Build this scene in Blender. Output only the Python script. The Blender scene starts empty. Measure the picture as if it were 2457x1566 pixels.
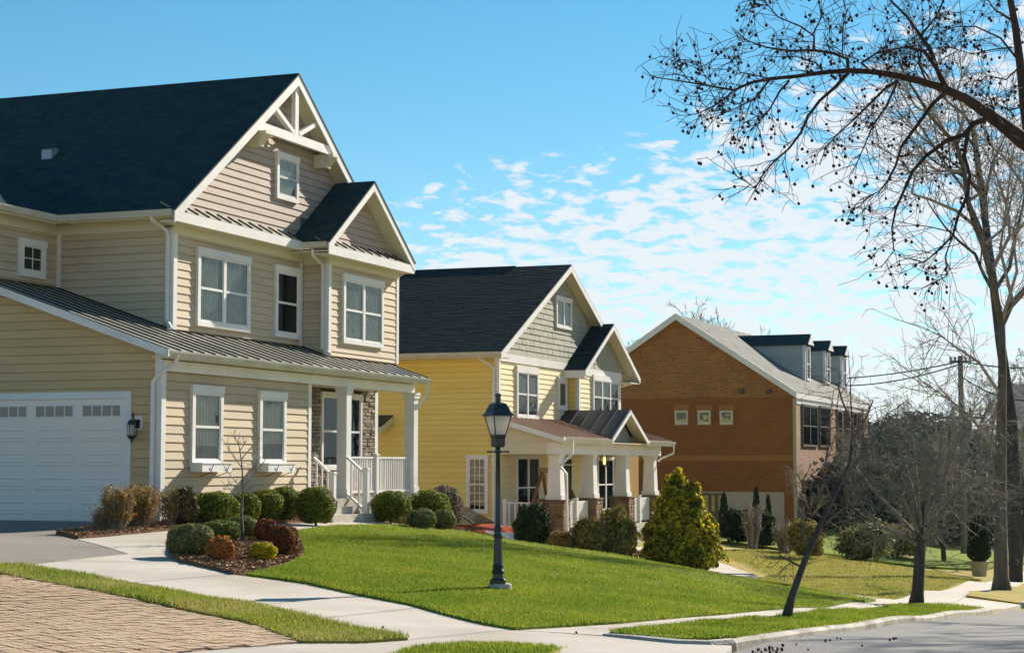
import bpy, math, random
import numpy as np
from mathutils import Vector, noise as mnoise
from mathutils.geometry import delaunay_2d_cdt
R=math.radians
random.seed(7); rng=np.random.default_rng(7)
S=bpy.context.scene; COL=S.collection
# ---------------------------------------------------------------- camera
F=4422.;U0=1228.5;V0=783.;TH=R(20.9);PH=R(4.31);CZ=1.75
cd=bpy.data.cameras.new('camera');cam=bpy.data.objects.new('camera',cd);COL.objects.link(cam)
cd.sensor_width=36;cd.lens=F/2457*36;cd.clip_end=6000;cd.clip_start=.1
cam.location=(0,0,CZ);cam.rotation_euler=(R(90)+PH,0,TH-R(90));S.camera=cam
# ---------------------------------------------------------------- light
SUN_EL=R(28);SUN_AZ=R(-16)           # azimuth from +X towards +Y
sdir=Vector((math.cos(SUN_EL)*math.cos(SUN_AZ),math.cos(SUN_EL)*math.sin(SUN_AZ),math.sin(SUN_EL)))
sl=bpy.data.lights.new('sun','SUN');so=bpy.data.objects.new('sun',sl);COL.objects.link(so)
sl.energy=5.0;sl.angle=R(.53);sl.color=(1,.90,.75)
so.rotation_euler=sdir.to_track_quat('Z','Y').to_euler()
w=bpy.data.worlds.new('World');S.world=w;w.use_nodes=True;nt=w.node_tree;N=nt.nodes;L=nt.links;N.clear()
def nd(t,**k):
    n=N.new(t)
    for a,b in k.items(): setattr(n,a,b)
    return n
def m2(op,a,b=None,c=None,clamp=False):
    n=nd('ShaderNodeMath',operation=op,use_clamp=clamp)
    for i,x in enumerate((a,b,c)):
        if x is None: continue
        if isinstance(x,(int,float)): n.inputs[i].default_value=x
        else: L.new(x,n.inputs[i])
    return n.outputs[0]
def vm(op,a,b):
    n=nd('ShaderNodeVectorMath',operation=op)
    for i,x in enumerate((a,b)):
        if isinstance(x,tuple): n.inputs[i].default_value=x
        else: L.new(x,n.inputs[i])
    return n
sky=nd('ShaderNodeTexSky',sky_type='NISHITA',sun_disc=False,sun_elevation=SUN_EL,sun_rotation=R(90)-SUN_AZ,air_density=1.0,dust_density=.0,ozone_density=3.2)
hs=nd('ShaderNodeHueSaturation');hs.inputs['Hue'].default_value=.483;hs.inputs['Saturation'].default_value=1.27;L.new(sky.outputs[0],hs.inputs['Color'])
tc=nd('ShaderNodeTexCoord');sx=nd('ShaderNodeSeparateXYZ');L.new(tc.outputs['Generated'],sx.inputs[0])
zc=m2('MAXIMUM',sx.outputs[2],.0);zd=m2('ADD',zc,.20)
cx=nd('ShaderNodeCombineXYZ');L.new(m2('DIVIDE',sx.outputs[0],zd),cx.inputs[0]);L.new(m2('DIVIDE',sx.outputs[1],zd),cx.inputs[1])
n1=nd('ShaderNodeTexNoise');n1.inputs['Scale'].default_value=18.;n1.inputs['Detail'].default_value=8;n1.inputs['Roughness'].default_value=.58;n1.inputs['Distortion'].default_value=.25;L.new(cx.outputs[0],n1.inputs['Vector'])
n2=nd('ShaderNodeTexNoise');n2.inputs['Scale'].default_value=1.6;n2.inputs['Detail'].default_value=3;L.new(cx.outputs[0],n2.inputs['Vector'])
pr=vm('DOT_PRODUCT',tc.outputs['Generated'],(math.sin(TH),-math.cos(TH),0)).outputs['Value']
prc=m2('MINIMUM',m2('MAXIMUM',pr,-.15),.35)
thr=m2('ADD',m2('MULTIPLY',prc,.34),.174)
thr=m2('ADD',thr,m2('MULTIPLY',m2('SUBTRACT',n2.outputs[0],.5),.10))
cov=m2('DIVIDE',m2('SUBTRACT',thr,zc),.06,clamp=True)
# local threshold: more cover -> lower cut
cut=m2('SUBTRACT',.60,m2('MULTIPLY',cov,.205))
al=m2('DIVIDE',m2('SUBTRACT',n1.outputs[0],cut),.11,clamp=True)
al=m2('MULTIPLY',al,m2('MULTIPLY',cov,3.,clamp=True))
al=m2('MULTIPLY',al,.86)
mx=nd('ShaderNodeMix',data_type='RGBA');L.new(al,mx.inputs[0]);L.new(hs.outputs[0],mx.inputs[6]);mx.inputs[7].default_value=(7.4,7.6,7.9,1)
# pale band at the horizon
hz=m2('DIVIDE',m2('SUBTRACT',.12,zc),.12,clamp=True);hz=m2('MULTIPLY',m2('MULTIPLY',hz,hz),.55)
mx2=nd('ShaderNodeMix',data_type='RGBA');L.new(hz,mx2.inputs[0]);L.new(mx.outputs[2],mx2.inputs[6]);mx2.inputs[7].default_value=(5.6,7.2,8.2,1)
bg=nd('ShaderNodeBackground');bg.inputs[1].default_value=.070;L.new(mx2.outputs[2],bg.inputs[0])
wo=nd('ShaderNodeOutputWorld');L.new(bg.outputs[0],wo.inputs[0])
S.view_settings.view_transform='Standard';S.view_settings.look='None';S.view_settings.gamma=1;S.view_settings.exposure=.78
S.view_settings.use_curve_mapping=False
# ---------------------------------------------------------------- measuring (pixel of the photograph -> point on a real surface)
fw=np.array((math.cos(TH)*math.cos(PH),math.sin(TH)*math.cos(PH),math.sin(PH)));rt=np.array((math.sin(TH),-math.cos(TH),0.))
upv=np.array((-math.cos(TH)*math.sin(PH),-math.sin(TH)*math.sin(PH),math.cos(PH)));CP=np.array((0,0,CZ))
def ray(u,v): return fw+(u-U0)/F*rt-(v-V0)/F*upv
def hit(u,v,ax,val):
    r=ray(u,v);return CP+r*((val-CP[ax])/r[ax])
def hy(u,v,y): return hit(u,v,1,y)
def hx(u,v,x): return hit(u,v,0,x)
def dep(u,v,d): return CP+ray(u,v)*d
# ---------------------------------------------------------------- terrain height
def sstep(a,b,x): t=np.clip((x-a)/(b-a),0,1);return t*t*(3-2*t)
def zbase(x,y):
    x=np.asarray(x,float);y=np.asarray(y,float)
    zs=np.where(x<18,.05,np.where(x<60,.05-.059*(x-18),-2.43-.022*(np.minimum(x,130)-60)))
    far=1-sstep(110,200,x)
    return zs+1.1*sstep(7,20,y)*far+.5*sstep(20,60,y)*far
CPT=[(23.6,9.2,.04),(18.56,7.03,.02),(22,12.4,.3),(25,12.9,.35),(23.6,15,.45),(29.6,19,.71),(29.6,22,.72),(26,19,.6),(37.2,17.4,.52),(35,17.3,.54),(33,18.2,.64),
 (30.5,17.6,.62),(28,15.5,.5),(33,16,.5),(41,17.5,.30),(37.1,14.9,.12),(41.8,16.7,.0),(37.6,13.9,-.05),(42.1,15.5,-.28),(33.7,14,.33),(34.8,11.8,-.05),(35.2,9.35,-.35),(36.2,6.2,-.95),(28,11,.12),(30,13,.28),(30,9,-.12),(31,6.6,-.6),
 (24.4,5.4,-.3),(20,6,-.05),(39,13,-.15),(42,10,-.9),(45.5,14,-.9),(50,17,-.95),(50,21,-.8),(53.4,21,-.55),(53.6,18.5,-.6),(64,18.5,-.8),(52,14.5,-1.0),(45,9,-1.3),(48,5.2,-1.45),(36,5.4,-.95),
 (84.5,18.2,-.93),(84.5,24,-1.0),(84,12,-1.9),(70,14,-1.5),(70,20,-1.0),(57.6,6.8,-1.75),(62,10,-1.5),(43,17.5,.1),(43,22,.2),(15,9,.1),(13,14,.25),(19.2,14.2,.4),(18,4.4,.02),(24,4.4,-.33),(30,4.4,-.68),(36,4.4,-1.05),(42.5,4.4,-1.42),(48,4.4,-1.75),(16,0,.0),(12,5,.03),(30,0,-.66),(42,0,-1.4),(20,9,.08),(22,9.6,.08),(60,4.4,-2.43),(45,6,-1.45)]
CPT=np.array(CPT);_s=5.
def _k(a,b):
    d2=(a[:,None,0]-b[None,:,0])**2+(a[:,None,1]-b[None,:,1])**2
    return np.exp(-np.sqrt(d2+.8)/_s)
_w=np.linalg.solve(_k(CPT,CPT)+.03*np.eye(len(CPT)),CPT[:,2]-zbase(CPT[:,0],CPT[:,1]))
def gz(x,y):
    x=np.atleast_1d(np.asarray(x,float));y=np.atleast_1d(np.asarray(y,float))
    out=zbase(x,y)
    for i in range(0,len(x),20000):
        P=np.stack([x[i:i+20000],y[i:i+20000]],1);out[i:i+20000]+=_k(P,CPT)@_w
    return out
def g1(x,y): return float(gz(x,y)[0])
TT=np.concatenate([np.arange(8,70,.1),np.arange(70,400,1.)])
def gh(u,v):
    r=ray(u,v);P=CP+TT[:,None]*r;d=P[:,2]-gz(P[:,0],P[:,1]);i=np.argmax(d<0)
    if d[i]>=0: i=len(TT)-1
    t=TT[i-1]+(TT[i]-TT[i-1])*d[i-1]/(d[i-1]-d[i]);p=CP+r*t
    return np.array([p[0],p[1],g1(p[0],p[1])])
k8=2457/2408.
# ---------------------------------------------------------------- materials
MATS={}
def mat(name,col,rough=.7,metal=0,col2=None,scale=3.,detail=4,bump=0,bscale=40,spec=.4,stretch=(1,1,1),rand=None,rnd_mode='island',coord='Object',trans=0,dirt=None,emit=None,pos=(.35,.65)):
    m=bpy.data.materials.new(name);m.use_nodes=True;t=m.node_tree;n=t.nodes;l=t.links
    b=n['Principled BSDF'];b.inputs['Roughness'].default_value=rough;b.inputs['Metallic'].default_value=metal;b.inputs['Specular IOR Level'].default_value=spec
    c4=lambda c:(c[0],c[1],c[2],1)
    tcn=n.new('ShaderNodeTexCoord');mp=n.new('ShaderNodeMapping');mp.inputs['Scale'].default_value=stretch;l.new(tcn.outputs[coord],mp.inputs[0])
    rgb=None
    if col2 is not None:
        nn=n.new('ShaderNodeTexNoise');nn.inputs['Scale'].default_value=scale;nn.inputs['Detail'].default_value=detail;nn.inputs['Roughness'].default_value=.6;l.new(mp.outputs[0],nn.inputs['Vector'])
        cr=n.new('ShaderNodeValToRGB');cr.color_ramp.elements[0].position=pos[0];cr.color_ramp.elements[1].position=pos[1];cr.color_ramp.elements[0].color=c4(col);cr.color_ramp.elements[1].color=c4(col2)
        l.new(nn.outputs[0],cr.inputs[0]);rgb=cr.outputs[0]
    if dirt is not None:   # large soft stains (colour, amount, scale)
        nn=n.new('ShaderNodeTexNoise');nn.inputs['Scale'].default_value=dirt[2];nn.inputs['Detail'].default_value=5;l.new(mp.outputs[0],nn.inputs['Vector'])
        mr=n.new('ShaderNodeMapRange');mr.inputs[1].default_value=.45;mr.inputs[2].default_value=.75;mr.inputs[4].default_value=dirt[1];l.new(nn.outputs[0],mr.inputs[0])
        mx=n.new('ShaderNodeMix');mx.data_type='RGBA';l.new(mr.outputs[0],mx.inputs[0]);mx.inputs[7].default_value=c4(dirt[0])
        if rgb: l.new(rgb,mx.inputs[6])
        else: mx.inputs[6].default_value=c4(col)
        rgb=mx.outputs[2]
    if rand is not None:   # per piece variation: either list of colours (ramp) or float (brightness)
        if rnd_mode=='island':
            g=n.new('ShaderNodeNewGeometry');rv=g.outputs['Random Per Island']
        else:
            g=n.new('ShaderNodeObjectInfo');rv=g.outputs['Random']
        if isinstance(rand,(list,tuple)):
            cr=n.new('ShaderNodeValToRGB');els=cr.color_ramp.elements
            for i in range(len(rand)-2): els.new(.5)
            for i,c in enumerate(rand): els[i].position=i/(len(rand)-1);els[i].color=c4(c)
            l.new(rv,cr.inputs[0])
            if rgb is None: rgb=cr.outputs[0]
            else:
                mx=n.new('ShaderNodeMix');mx.data_type='RGBA';mx.inputs[0].default_value=.65;l.new(rgb,mx.inputs[6]);l.new(cr.outputs[0],mx.inputs[7]);rgb=mx.outputs[2]
        else:
            mr=n.new('ShaderNodeMapRange');mr.inputs[3].default_value=1-rand;mr.inputs[4].default_value=1+rand;l.new(rv,mr.inputs[0])
            mm=n.new('ShaderNodeVectorMath');mm.operation='SCALE';l.new(mr.outputs[0],mm.inputs['Scale'])
            if rgb: l.new(rgb,mm.inputs[0])
            else: mm.inputs[0].default_value=col
            rgb=mm.outputs[0]
    if rgb is not None: l.new(rgb,b.inputs['Base Color'])
    else: b.inputs['Base Color'].default_value=c4(col)
    if bump:
        nb=n.new('ShaderNodeTexNoise');nb.inputs['Scale'].default_value=bscale;nb.inputs['Detail'].default_value=4;l.new(mp.outputs[0],nb.inputs['Vector'])
        bn=n.new('ShaderNodeBump');bn.inputs['Strength'].default_value=min(1,bump);bn.inputs['Distance'].default_value=.02;l.new(nb.outputs[0],bn.inputs['Height']);l.new(bn.outputs[0],b.inputs['Normal'])
    if trans:
        tr=n.new('ShaderNodeBsdfTranslucent');ms=n.new('ShaderNodeMixShader');ms.inputs[0].default_value=trans
        if rgb is not None: l.new(rgb,tr.inputs[0])
        else: tr.inputs[0].default_value=c4(col)
        l.new(b.outputs[0],ms.inputs[1]);l.new(tr.outputs[0],ms.inputs[2]);l.new(ms.outputs[0],n['Material Output'].inputs[0])
    if emit: b.inputs['Emission Color'].default_value=c4(emit[0]);b.inputs['Emission Strength'].default_value=emit[1]
    MATS[name]=m;return m
def glass(name,tint=(.66,.70,.68),refl=.05):
    m=bpy.data.materials.new(name);m.use_nodes=True;n=m.node_tree.nodes;l=m.node_tree.links;n.remove(n['Principled BSDF'])
    tr=n.new('ShaderNodeBsdfTransparent');tr.inputs[0].default_value=tint+(1,)
    g=n.new('ShaderNodeBsdfGlossy');g.inputs['Roughness'].default_value=.03
    lw=n.new('ShaderNodeLayerWeight');lw.inputs[0].default_value=.35
    mr=n.new('ShaderNodeMapRange');mr.inputs[3].default_value=refl;mr.inputs[4].default_value=.20;l.new(lw.outputs['Fresnel'],mr.inputs[0])
    tc_=n.new('ShaderNodeTexCoord');nb=n.new('ShaderNodeTexNoise');nb.inputs['Scale'].default_value=2.2;nb.inputs['Detail'].default_value=1;l.new(tc_.outputs['Object'],nb.inputs[0])
    bn=n.new('ShaderNodeBump');bn.inputs['Strength'].default_value=.25;bn.inputs['Distance'].default_value=.02;l.new(nb.outputs[0],bn.inputs['Height']);l.new(bn.outputs[0],g.inputs['Normal'])
    ms=n.new('ShaderNodeMixShader');l.new(mr.outputs[0],ms.inputs[0]);l.new(tr.outputs[0],ms.inputs[1]);l.new(g.outputs[0],ms.inputs[2]);l.new(ms.outputs[0],n['Material Output'].inputs[0])
    return m
M_white=mat('white_trim',(.76,.735,.71),.5,col2=(.83,.80,.77),dirt=((.50,.47,.42),.30,.9),scale=1.5,bump=.1,bscale=25)
M_cream=mat('cream_soffit',(.68,.62,.46),.6)
M_gutter=mat('gutter_metal',(.66,.64,.57),.45,col2=(.52,.48,.40),scale=2.,stretch=(1,1,4))
M_board=mat('tan_siding_paint',(.55,.43,.29),.65,col2=(.61,.485,.335),scale=1.2,stretch=(.6,.6,3),rand=.05,rnd_mode='obj',dirt=((.36,.33,.20),.35,.7),bump=.15,bscale=30)
M_board_garage=mat('garage_siding_paint',(.56,.39,.19),.65,col2=(.62,.44,.225),scale=1.2,stretch=(.6,.6,3),rand=.05,rnd_mode='obj',bump=.12,bscale=30)
M_board_gable=mat('gable_siding_paint',(.38,.295,.245),.7,col2=(.47,.38,.32),scale=6,stretch=(.5,.5,5),rand=.06,rnd_mode='obj',bump=.25,bscale=30)
M_sheath=mat('lap_shadow_sheathing',(.14,.11,.065),.8)  # darkened so the slits between boards read as lap shadow lines
M_ybo=mat('yellow_siding_paint',(.80,.595,.15),.65,col2=(.85,.645,.19),scale=.8,stretch=(.6,.6,3),rand=.03,rnd_mode='obj')
M_ybf=mat('sun_paled_yellow_siding',(.78,.66,.36),.65,col2=(.82,.70,.42),scale=.8,rand=.03,rnd_mode='obj')  # same yellow siding, sun on the front walls put in as a paler colour
M_ysh=mat('yellow_lap_shadow_sheathing',(.34,.23,.05),.8)  # dark tone shows in the board gaps as painted lap shadow
M_shake=mat('sage_shake_paint',(.33,.325,.255),.75,col2=(.39,.385,.31),scale=9,stretch=(6,6,.5),rand=.10,bump=.3,bscale=20)
M_shingle=mat('roof_shingle_asphalt',(.010,.030,.045),.95,spec=.15,col2=(.020,.042,.050),scale=1.3,rand=[(.007,.034,.046),(.014,.050,.062),(.018,.062,.064),(.036,.078,.070)],bump=.5,bscale=120)
M_shingle2=mat('roof_shingle_charcoal',(.008,.026,.032),.95,spec=.1,col2=(.016,.036,.040),scale=1.0,rand=[(.008,.026,.030),(.013,.035,.038),(.024,.048,.048)],bump=.4,bscale=120)
M_mroof=mat('painted_metal_roof',(.30,.295,.25),.42,metal=.25,col2=(.36,.35,.30),scale=1.5,stretch=(1,.3,1))
M_seam=mat('metal_roof_seam_dark',(.02,.022,.022),.4,metal=.3)  # near-black so each seam carries its shadow line in the colour
M_broof=mat('copper_brown_metal_roof',(.24,.12,.085),.45,metal=.3,col2=(.30,.16,.11),scale=2)
M_bseam=mat('copper_brown_seam',(.40,.26,.20),.4,metal=.3)
M_dkroof=mat('dark_metal_roof',(.018,.03,.035),.5,metal=.2)
M_gdoor=mat('garage_door_paint',(.88,.77,.68),.45)
M_glass=glass('window_glass');M_glassd=glass('dark_window_glass',(.30,.40,.42),.06)
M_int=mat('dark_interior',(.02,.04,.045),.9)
M_shade=mat('roller_blind_fabric',(.42,.41,.36),.9,col2=(.50,.49,.44),scale=3,stretch=(1,1,.2))
M_shw=mat('white_blind_fabric',(.85,.85,.84),.9)
M_curt=mat('sheer_curtain_fabric',(.22,.25,.24),.9,col2=(.66,.64,.58),scale=1.6,stretch=(1.5,1.5,.8),detail=5)
for nd_ in M_curt.node_tree.nodes:
    if nd_.type=='TEX_NOISE' : nd_.inputs['Distortion'].default_value=3.5
M_greyfr=mat('grey_window_sash',(.50,.51,.54),.5)
M_black=mat('black_painted_metal',(.012,.016,.018),.3,spec=.6,metal=.0)
M_frost=mat('frosted_lamp_glass',(.80,.76,.72),.35,trans=.6)
M_stone=mat('ledge_stone',(.20,.155,.11),.85,col2=(.34,.28,.21),scale=9,rand=[(.13,.10,.075),(.24,.19,.14),(.36,.30,.22),(.28,.25,.22)],rnd_mode='obj',bump=.6,bscale=25)
M_mortar=mat('stone_mortar',(.10,.08,.06),.95)
M_stone2=mat('brown_pier_stone',(.16,.09,.045),.85,col2=(.28,.17,.09),scale=9,rand=[(.12,.065,.035),(.20,.12,.06),(.32,.22,.13)],rnd_mode='obj',bump=.6,bscale=25)
M_conc=mat('paving_concrete',(.47,.415,.355),.85,col2=(.55,.495,.43),scale=1.2,detail=6,dirt=((.36,.29,.21),.6,.55),bump=.2,bscale=60)  # warm grey paving concrete with soft brown stains
M_step=mat('step_concrete',(.46,.42,.35),.85,col2=(.54,.50,.42),scale=3,dirt=((.25,.21,.14),.6,2),bump=.3,bscale=40)
M_kerb=mat('weathered_kerb_concrete',(.36,.33,.28),.9,col2=(.52,.48,.42),scale=2.5,detail=7,dirt=((.14,.12,.09),.7,1.6),bump=.6,bscale=25)
M_asph=mat('grey_asphalt',(.20,.175,.15),.95,col2=(.30,.265,.23),scale=40,detail=5,dirt=((.36,.32,.27),.5,.4),bump=.6,bscale=90)
M_road=mat('street_asphalt',(.155,.15,.15),.9,col2=(.21,.205,.20),scale=25,detail=5,dirt=((.27,.26,.24),.5,.25),bump=.4,bscale=80)
M_paver=mat('clay_paver',(.45,.31,.195),.85,col2=(.58,.42,.275),scale=5,rand=[(.42,.275,.165),(.53,.365,.225),(.63,.45,.29),(.57,.40,.25)],bump=.4,bscale=60)
M_paver_o=mat('clay_paver_single',(.45,.31,.195),.85,col2=(.58,.42,.275),scale=5,rand=[(.42,.275,.165),(.53,.365,.225),(.63,.45,.29),(.57,.40,.25)],rnd_mode='obj',bump=.4,bscale=60)
M_sand=mat('joint_sand',(.30,.19,.12),.95)
M_lawn=mat('lawn_soil_and_thatch',(.19,.20,.025),.95,col2=(.34,.29,.06),scale=1.1,detail=8,dirt=((.19,.18,.05),.5,.35),bump=1,bscale=35)
M_lawn2=mat('lush_lawn_ground',(.10,.17,.012),.95,spec=.1,col2=(.24,.28,.025),scale=.8,detail=8,dirt=((.17,.20,.04),.4,.3),bump=1,bscale=35)
M_dry=mat('dormant_lawn',(.27,.20,.012),.95,col2=(.40,.28,.025),scale=.5,detail=8,dirt=((.16,.20,.035),.75,.12),bump=1,bscale=25)
M_grass=mat('grass_blade',(.08,.18,.008),.9,spec=.1,rand=[(.10,.17,.012),(.18,.27,.02),(.26,.34,.03),(.44,.44,.12)],trans=.42,col2=(.40,.39,.045),scale=.7)
M_gdry=mat('dry_grass_blade',(.1,.2,.02),.7,rand=[(.18,.24,.02),(.34,.34,.06),(.52,.44,.15),(.60,.48,.20)],trans=.4,col2=(.42,.36,.08),scale=1.5)
M_mulch=mat('mulch_ground',(.12,.055,.024),.95,col2=(.26,.13,.06),scale=14,detail=6,bump=1,bscale=30)
M_chip=mat('mulch_chip',(.1,.05,.02),.9,rand=[(.09,.04,.018),(.24,.115,.05),(.40,.21,.10),(.55,.34,.18)])
M_bark=mat('grey_brown_bark',(.085,.068,.052),.95,col2=(.18,.15,.115),scale=6,stretch=(1,1,.25),bump=.8,bscale=18)
M_barkd=mat('dark_bark',(.040,.034,.030),.95,col2=(.09,.075,.062),scale=6,stretch=(1,1,.25),bump=.8,bscale=18)
M_barkr=mat('russet_branch_bark',(.035,.022,.018),.9,col2=(.085,.048,.035),scale=5,bump=.5,bscale=20)
M_twig=mat('grey_twig',(.26,.215,.18),.9,col2=(.38,.32,.265),scale=2)
M_twigd=mat('dark_greenish_twig',(.15,.14,.11),.9,col2=(.25,.22,.17),scale=2)
M_twigr=mat('reddish_brown_twig',(.10,.07,.055),.9,col2=(.19,.135,.105),scale=2)
M_ball=mat('seed_ball_brown',(.035,.016,.014),.95,rand=[(.02,.012,.012),(.06,.022,.015),(.10,.035,.02)],rnd_mode='obj')
M_wood=mat('stained_swing_timber',(.22,.10,.035),.6,col2=(.30,.15,.05),scale=5,stretch=(1,1,.2))
M_woodw=mat('varnished_wood_panel',(.30,.15,.03),.5,col2=(.42,.23,.06),scale=4,stretch=(6,6,.4))
M_bronze=mat('dark_bronze_frame',(.10,.09,.075),.5)
M_pole=mat('weathered_pole_timber',(.16,.145,.13),.9,col2=(.22,.20,.18),scale=5,stretch=(4,4,.2))
M_wire=mat('black_cable',(.03,.04,.05),.6)
M_far=mat('far_building_siding',(.70,.70,.70),.7);M_farroof=mat('far_building_roof',(.12,.12,.125),.9);M_terra=mat('terracotta_pot_clay',(.40,.12,.06),.8);M_pot=mat('tan_pot_clay',(.42,.33,.22),.8,col2=(.5,.4,.28),scale=4)
M_dsid=mat('dormer_siding_paint',(.42,.46,.42),.7,rand=.05,rnd_mode='obj')
M_slate=mat('pale_slate_roof',(.15,.15,.14),.9,col2=(.20,.20,.185),scale=3,rand=.12,spec=.2)
# brick wall
def brickmat(name,c1,c2,mo,ms_=.008):
    m=bpy.data.materials.new(name);m.use_nodes=True;n=m.node_tree.nodes;l=m.node_tree.links;b=n['Principled BSDF'];b.inputs['Roughness'].default_value=.9
    t=n.new('ShaderNodeTexCoord');s=n.new('ShaderNodeSeparateXYZ');l.new(t.outputs['Object'],s.inputs[0]);c=n.new('ShaderNodeCombineXYZ')
    a=n.new('ShaderNodeMath');a.operation='ADD';l.new(s.outputs[0],a.inputs[0]);l.new(s.outputs[1],a.inputs[1]);l.new(a.outputs[0],c.inputs[0]);l.new(s.outputs[2],c.inputs[1])
    bt=n.new('ShaderNodeTexBrick');bt.inputs['Scale'].default_value=1;bt.inputs['Brick Width'].default_value=.29;bt.inputs['Row Height'].default_value=.097;bt.inputs['Mortar Size'].default_value=ms_;bt.inputs['Bias'].default_value=-.1
    for k_,v_ in (('Color1',c1),('Color2',c2),('Mortar',mo)): bt.inputs[k_].default_value=v_+(1,)
    l.new(c.outputs[0],bt.inputs['Vector'])
    nn=n.new('ShaderNodeTexNoise');nn.inputs['Scale'].default_value=.6;nn.inputs['Detail'].default_value=5;l.new(t.outputs['Object'],nn.inputs[0])
    mr=n.new('ShaderNodeMapRange');mr.inputs[3].default_value=.8;mr.inputs[4].default_value=1.25;l.new(nn.outputs[0],mr.inputs[0])
    vs=n.new('ShaderNodeVectorMath');vs.operation='SCALE';l.new(bt.outputs[0],vs.inputs[0]);l.new(mr.outputs[0],vs.inputs['Scale']);l.new(vs.outputs[0],b.inputs['Base Color'])
    bn=n.new('ShaderNodeBump');bn.inputs['Strength'].default_value=.5;bn.inputs['Distance'].default_value=.01;bn.invert=True;l.new(bt.outputs[1],bn.inputs['Height']);l.new(bn.outputs[0],b.inputs['Normal'])
    return m
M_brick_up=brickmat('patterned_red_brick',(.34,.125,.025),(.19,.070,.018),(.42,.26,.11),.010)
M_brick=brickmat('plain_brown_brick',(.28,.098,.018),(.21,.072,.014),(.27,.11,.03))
M_brick_fr=brickmat('sunlit_front_brick',(.30,.165,.085),(.24,.125,.06),(.32,.21,.12))  # paler copy of the brick, sunlight put into its colour
M_belt=mat('belt_course_brick',(.36,.15,.04),.85)
M_base=mat('pale_foundation_stucco',(.42,.34,.24),.9,col2=(.50,.42,.31),scale=2)
def leafmat(name,cols,trans=.3,rough=.55): return mat(name,cols[0],rough,rand=cols,trans=trans,spec=.15)
M_box=leafmat('boxwood_leaf',[(.03,.055,.007),(.08,.12,.012),(.17,.21,.018),(.40,.39,.035)],trans=.45)
M_boxg=leafmat('greyish_boxwood_leaf',[(.05,.07,.02),(.14,.17,.045),(.26,.27,.08),(.34,.29,.13)])
M_boxl=leafmat('light_boxwood_leaf',[(.05,.08,.014),(.13,.18,.03),(.20,.26,.05),(.27,.29,.09)])
M_red=leafmat('red_tipped_leaf',[(.04,.045,.014),(.13,.04,.016),(.25,.07,.022),(.42,.15,.05)])
M_orange=leafmat('orange_red_leaf',[(.12,.07,.016),(.42,.13,.03),(.55,.18,.04),(.50,.27,.06)])
M_yellow=leafmat('golden_leaf',[(.16,.18,.015),(.50,.40,.02),(.68,.50,.015),(.72,.56,.04)])
M_hedge=leafmat('bronze_hedge_leaf',[(.10,.08,.025),(.30,.15,.035),(.42,.24,.05),(.36,.27,.09),(.24,.22,.06)])
M_lilac=leafmat('mauve_grey_leaf',[(.05,.07,.02),(.18,.15,.09),(.36,.26,.20),(.50,.38,.31)])
M_photinia=leafmat('photinia_leaf',[(.015,.035,.008),(.035,.07,.012),(.09,.10,.03),(.30,.13,.08)])
M_conif=leafmat('golden_cypress_leaf',[(.04,.07,.006),(.16,.17,.010),(.50,.42,.02),(.75,.58,.03)],trans=.48)
M_dark=leafmat('dark_evergreen_leaf',[(.012,.026,.009),(.024,.048,.016),(.045,.075,.024)],rough=.85)
M_olive=leafmat('olive_shrub_leaf',[(.07,.08,.016),(.18,.17,.03),(.32,.26,.06),(.46,.30,.09)],rough=.8)
M_woods=leafmat('winter_woodland_twig',[(.05,.075,.068),(.10,.115,.10),(.17,.15,.125),(.11,.135,.10)],rough=.95)
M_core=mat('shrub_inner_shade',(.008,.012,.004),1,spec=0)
M_carred=mat('orange_red_car_paint',(.50,.065,.02),.25,metal=.3,spec=.6);M_carwind=mat('dark_windscreen',(.03,.05,.04),.08,spec=.8);M_chrome=mat('chrome',(.7,.7,.72),.15,metal=1);M_head=mat('headlight_lens',(.55,.6,.65),.1,spec=.8);M_tyre=mat('tyre_rubber',(.015,.015,.016),.9)
M_lampglow=mat('porch_lamp_warm_glass',(.7,.45,.15),.4,emit=((1,.6,.2),1.2))
# ---------------------------------------------------------------- objects
ORG={}
def link(o): COL.objects.link(o);return o
def thing(name,label,cat,loc,group=None):
    o=bpy.data.objects.new(name,None);link(o);o.location=loc;o.empty_display_size=.2;o['label']=label;o['category']=cat
    if group:o['group']=group
    ORG[o.name]=np.array(loc,float);return o
def tag(o,label=None,cat=None,group=None,kind=None):
    for k_,v_ in (('label',label),('category',cat),('group',group),('kind',kind)):
        if v_: o[k_]=v_
    return o
def build(name,V,Fc,m,parent=None,smooth=False,loc=None):
    V=np.asarray(V,float)
    org=ORG[parent.name] if parent is not None else (np.array(loc,float) if loc is not None else np.zeros(3))
    me=bpy.data.meshes.new(name)
    if isinstance(Fc,np.ndarray):
        k=Fc.shape[1];me.vertices.add(len(V));me.vertices.foreach_set('co',(V-org).astype(np.float32).ravel());me.loops.add(Fc.size);me.loops.foreach_set('vertex_index',Fc.astype(np.int32).ravel())
        me.polygons.add(len(Fc));me.polygons.foreach_set('loop_start',np.arange(0,Fc.size,k,dtype=np.int32));me.update(calc_edges=True)
    else: me.from_pydata((V-org).tolist(),[],Fc)
    me.materials.append(m)
    if smooth: me.polygons.foreach_set('use_smooth',[True]*len(me.polygons))
    o=bpy.data.objects.new(name,me);link(o)
    if parent is not None:o.parent=parent
    else:o.location=org
    ORG[o.name]=org;return o
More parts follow.
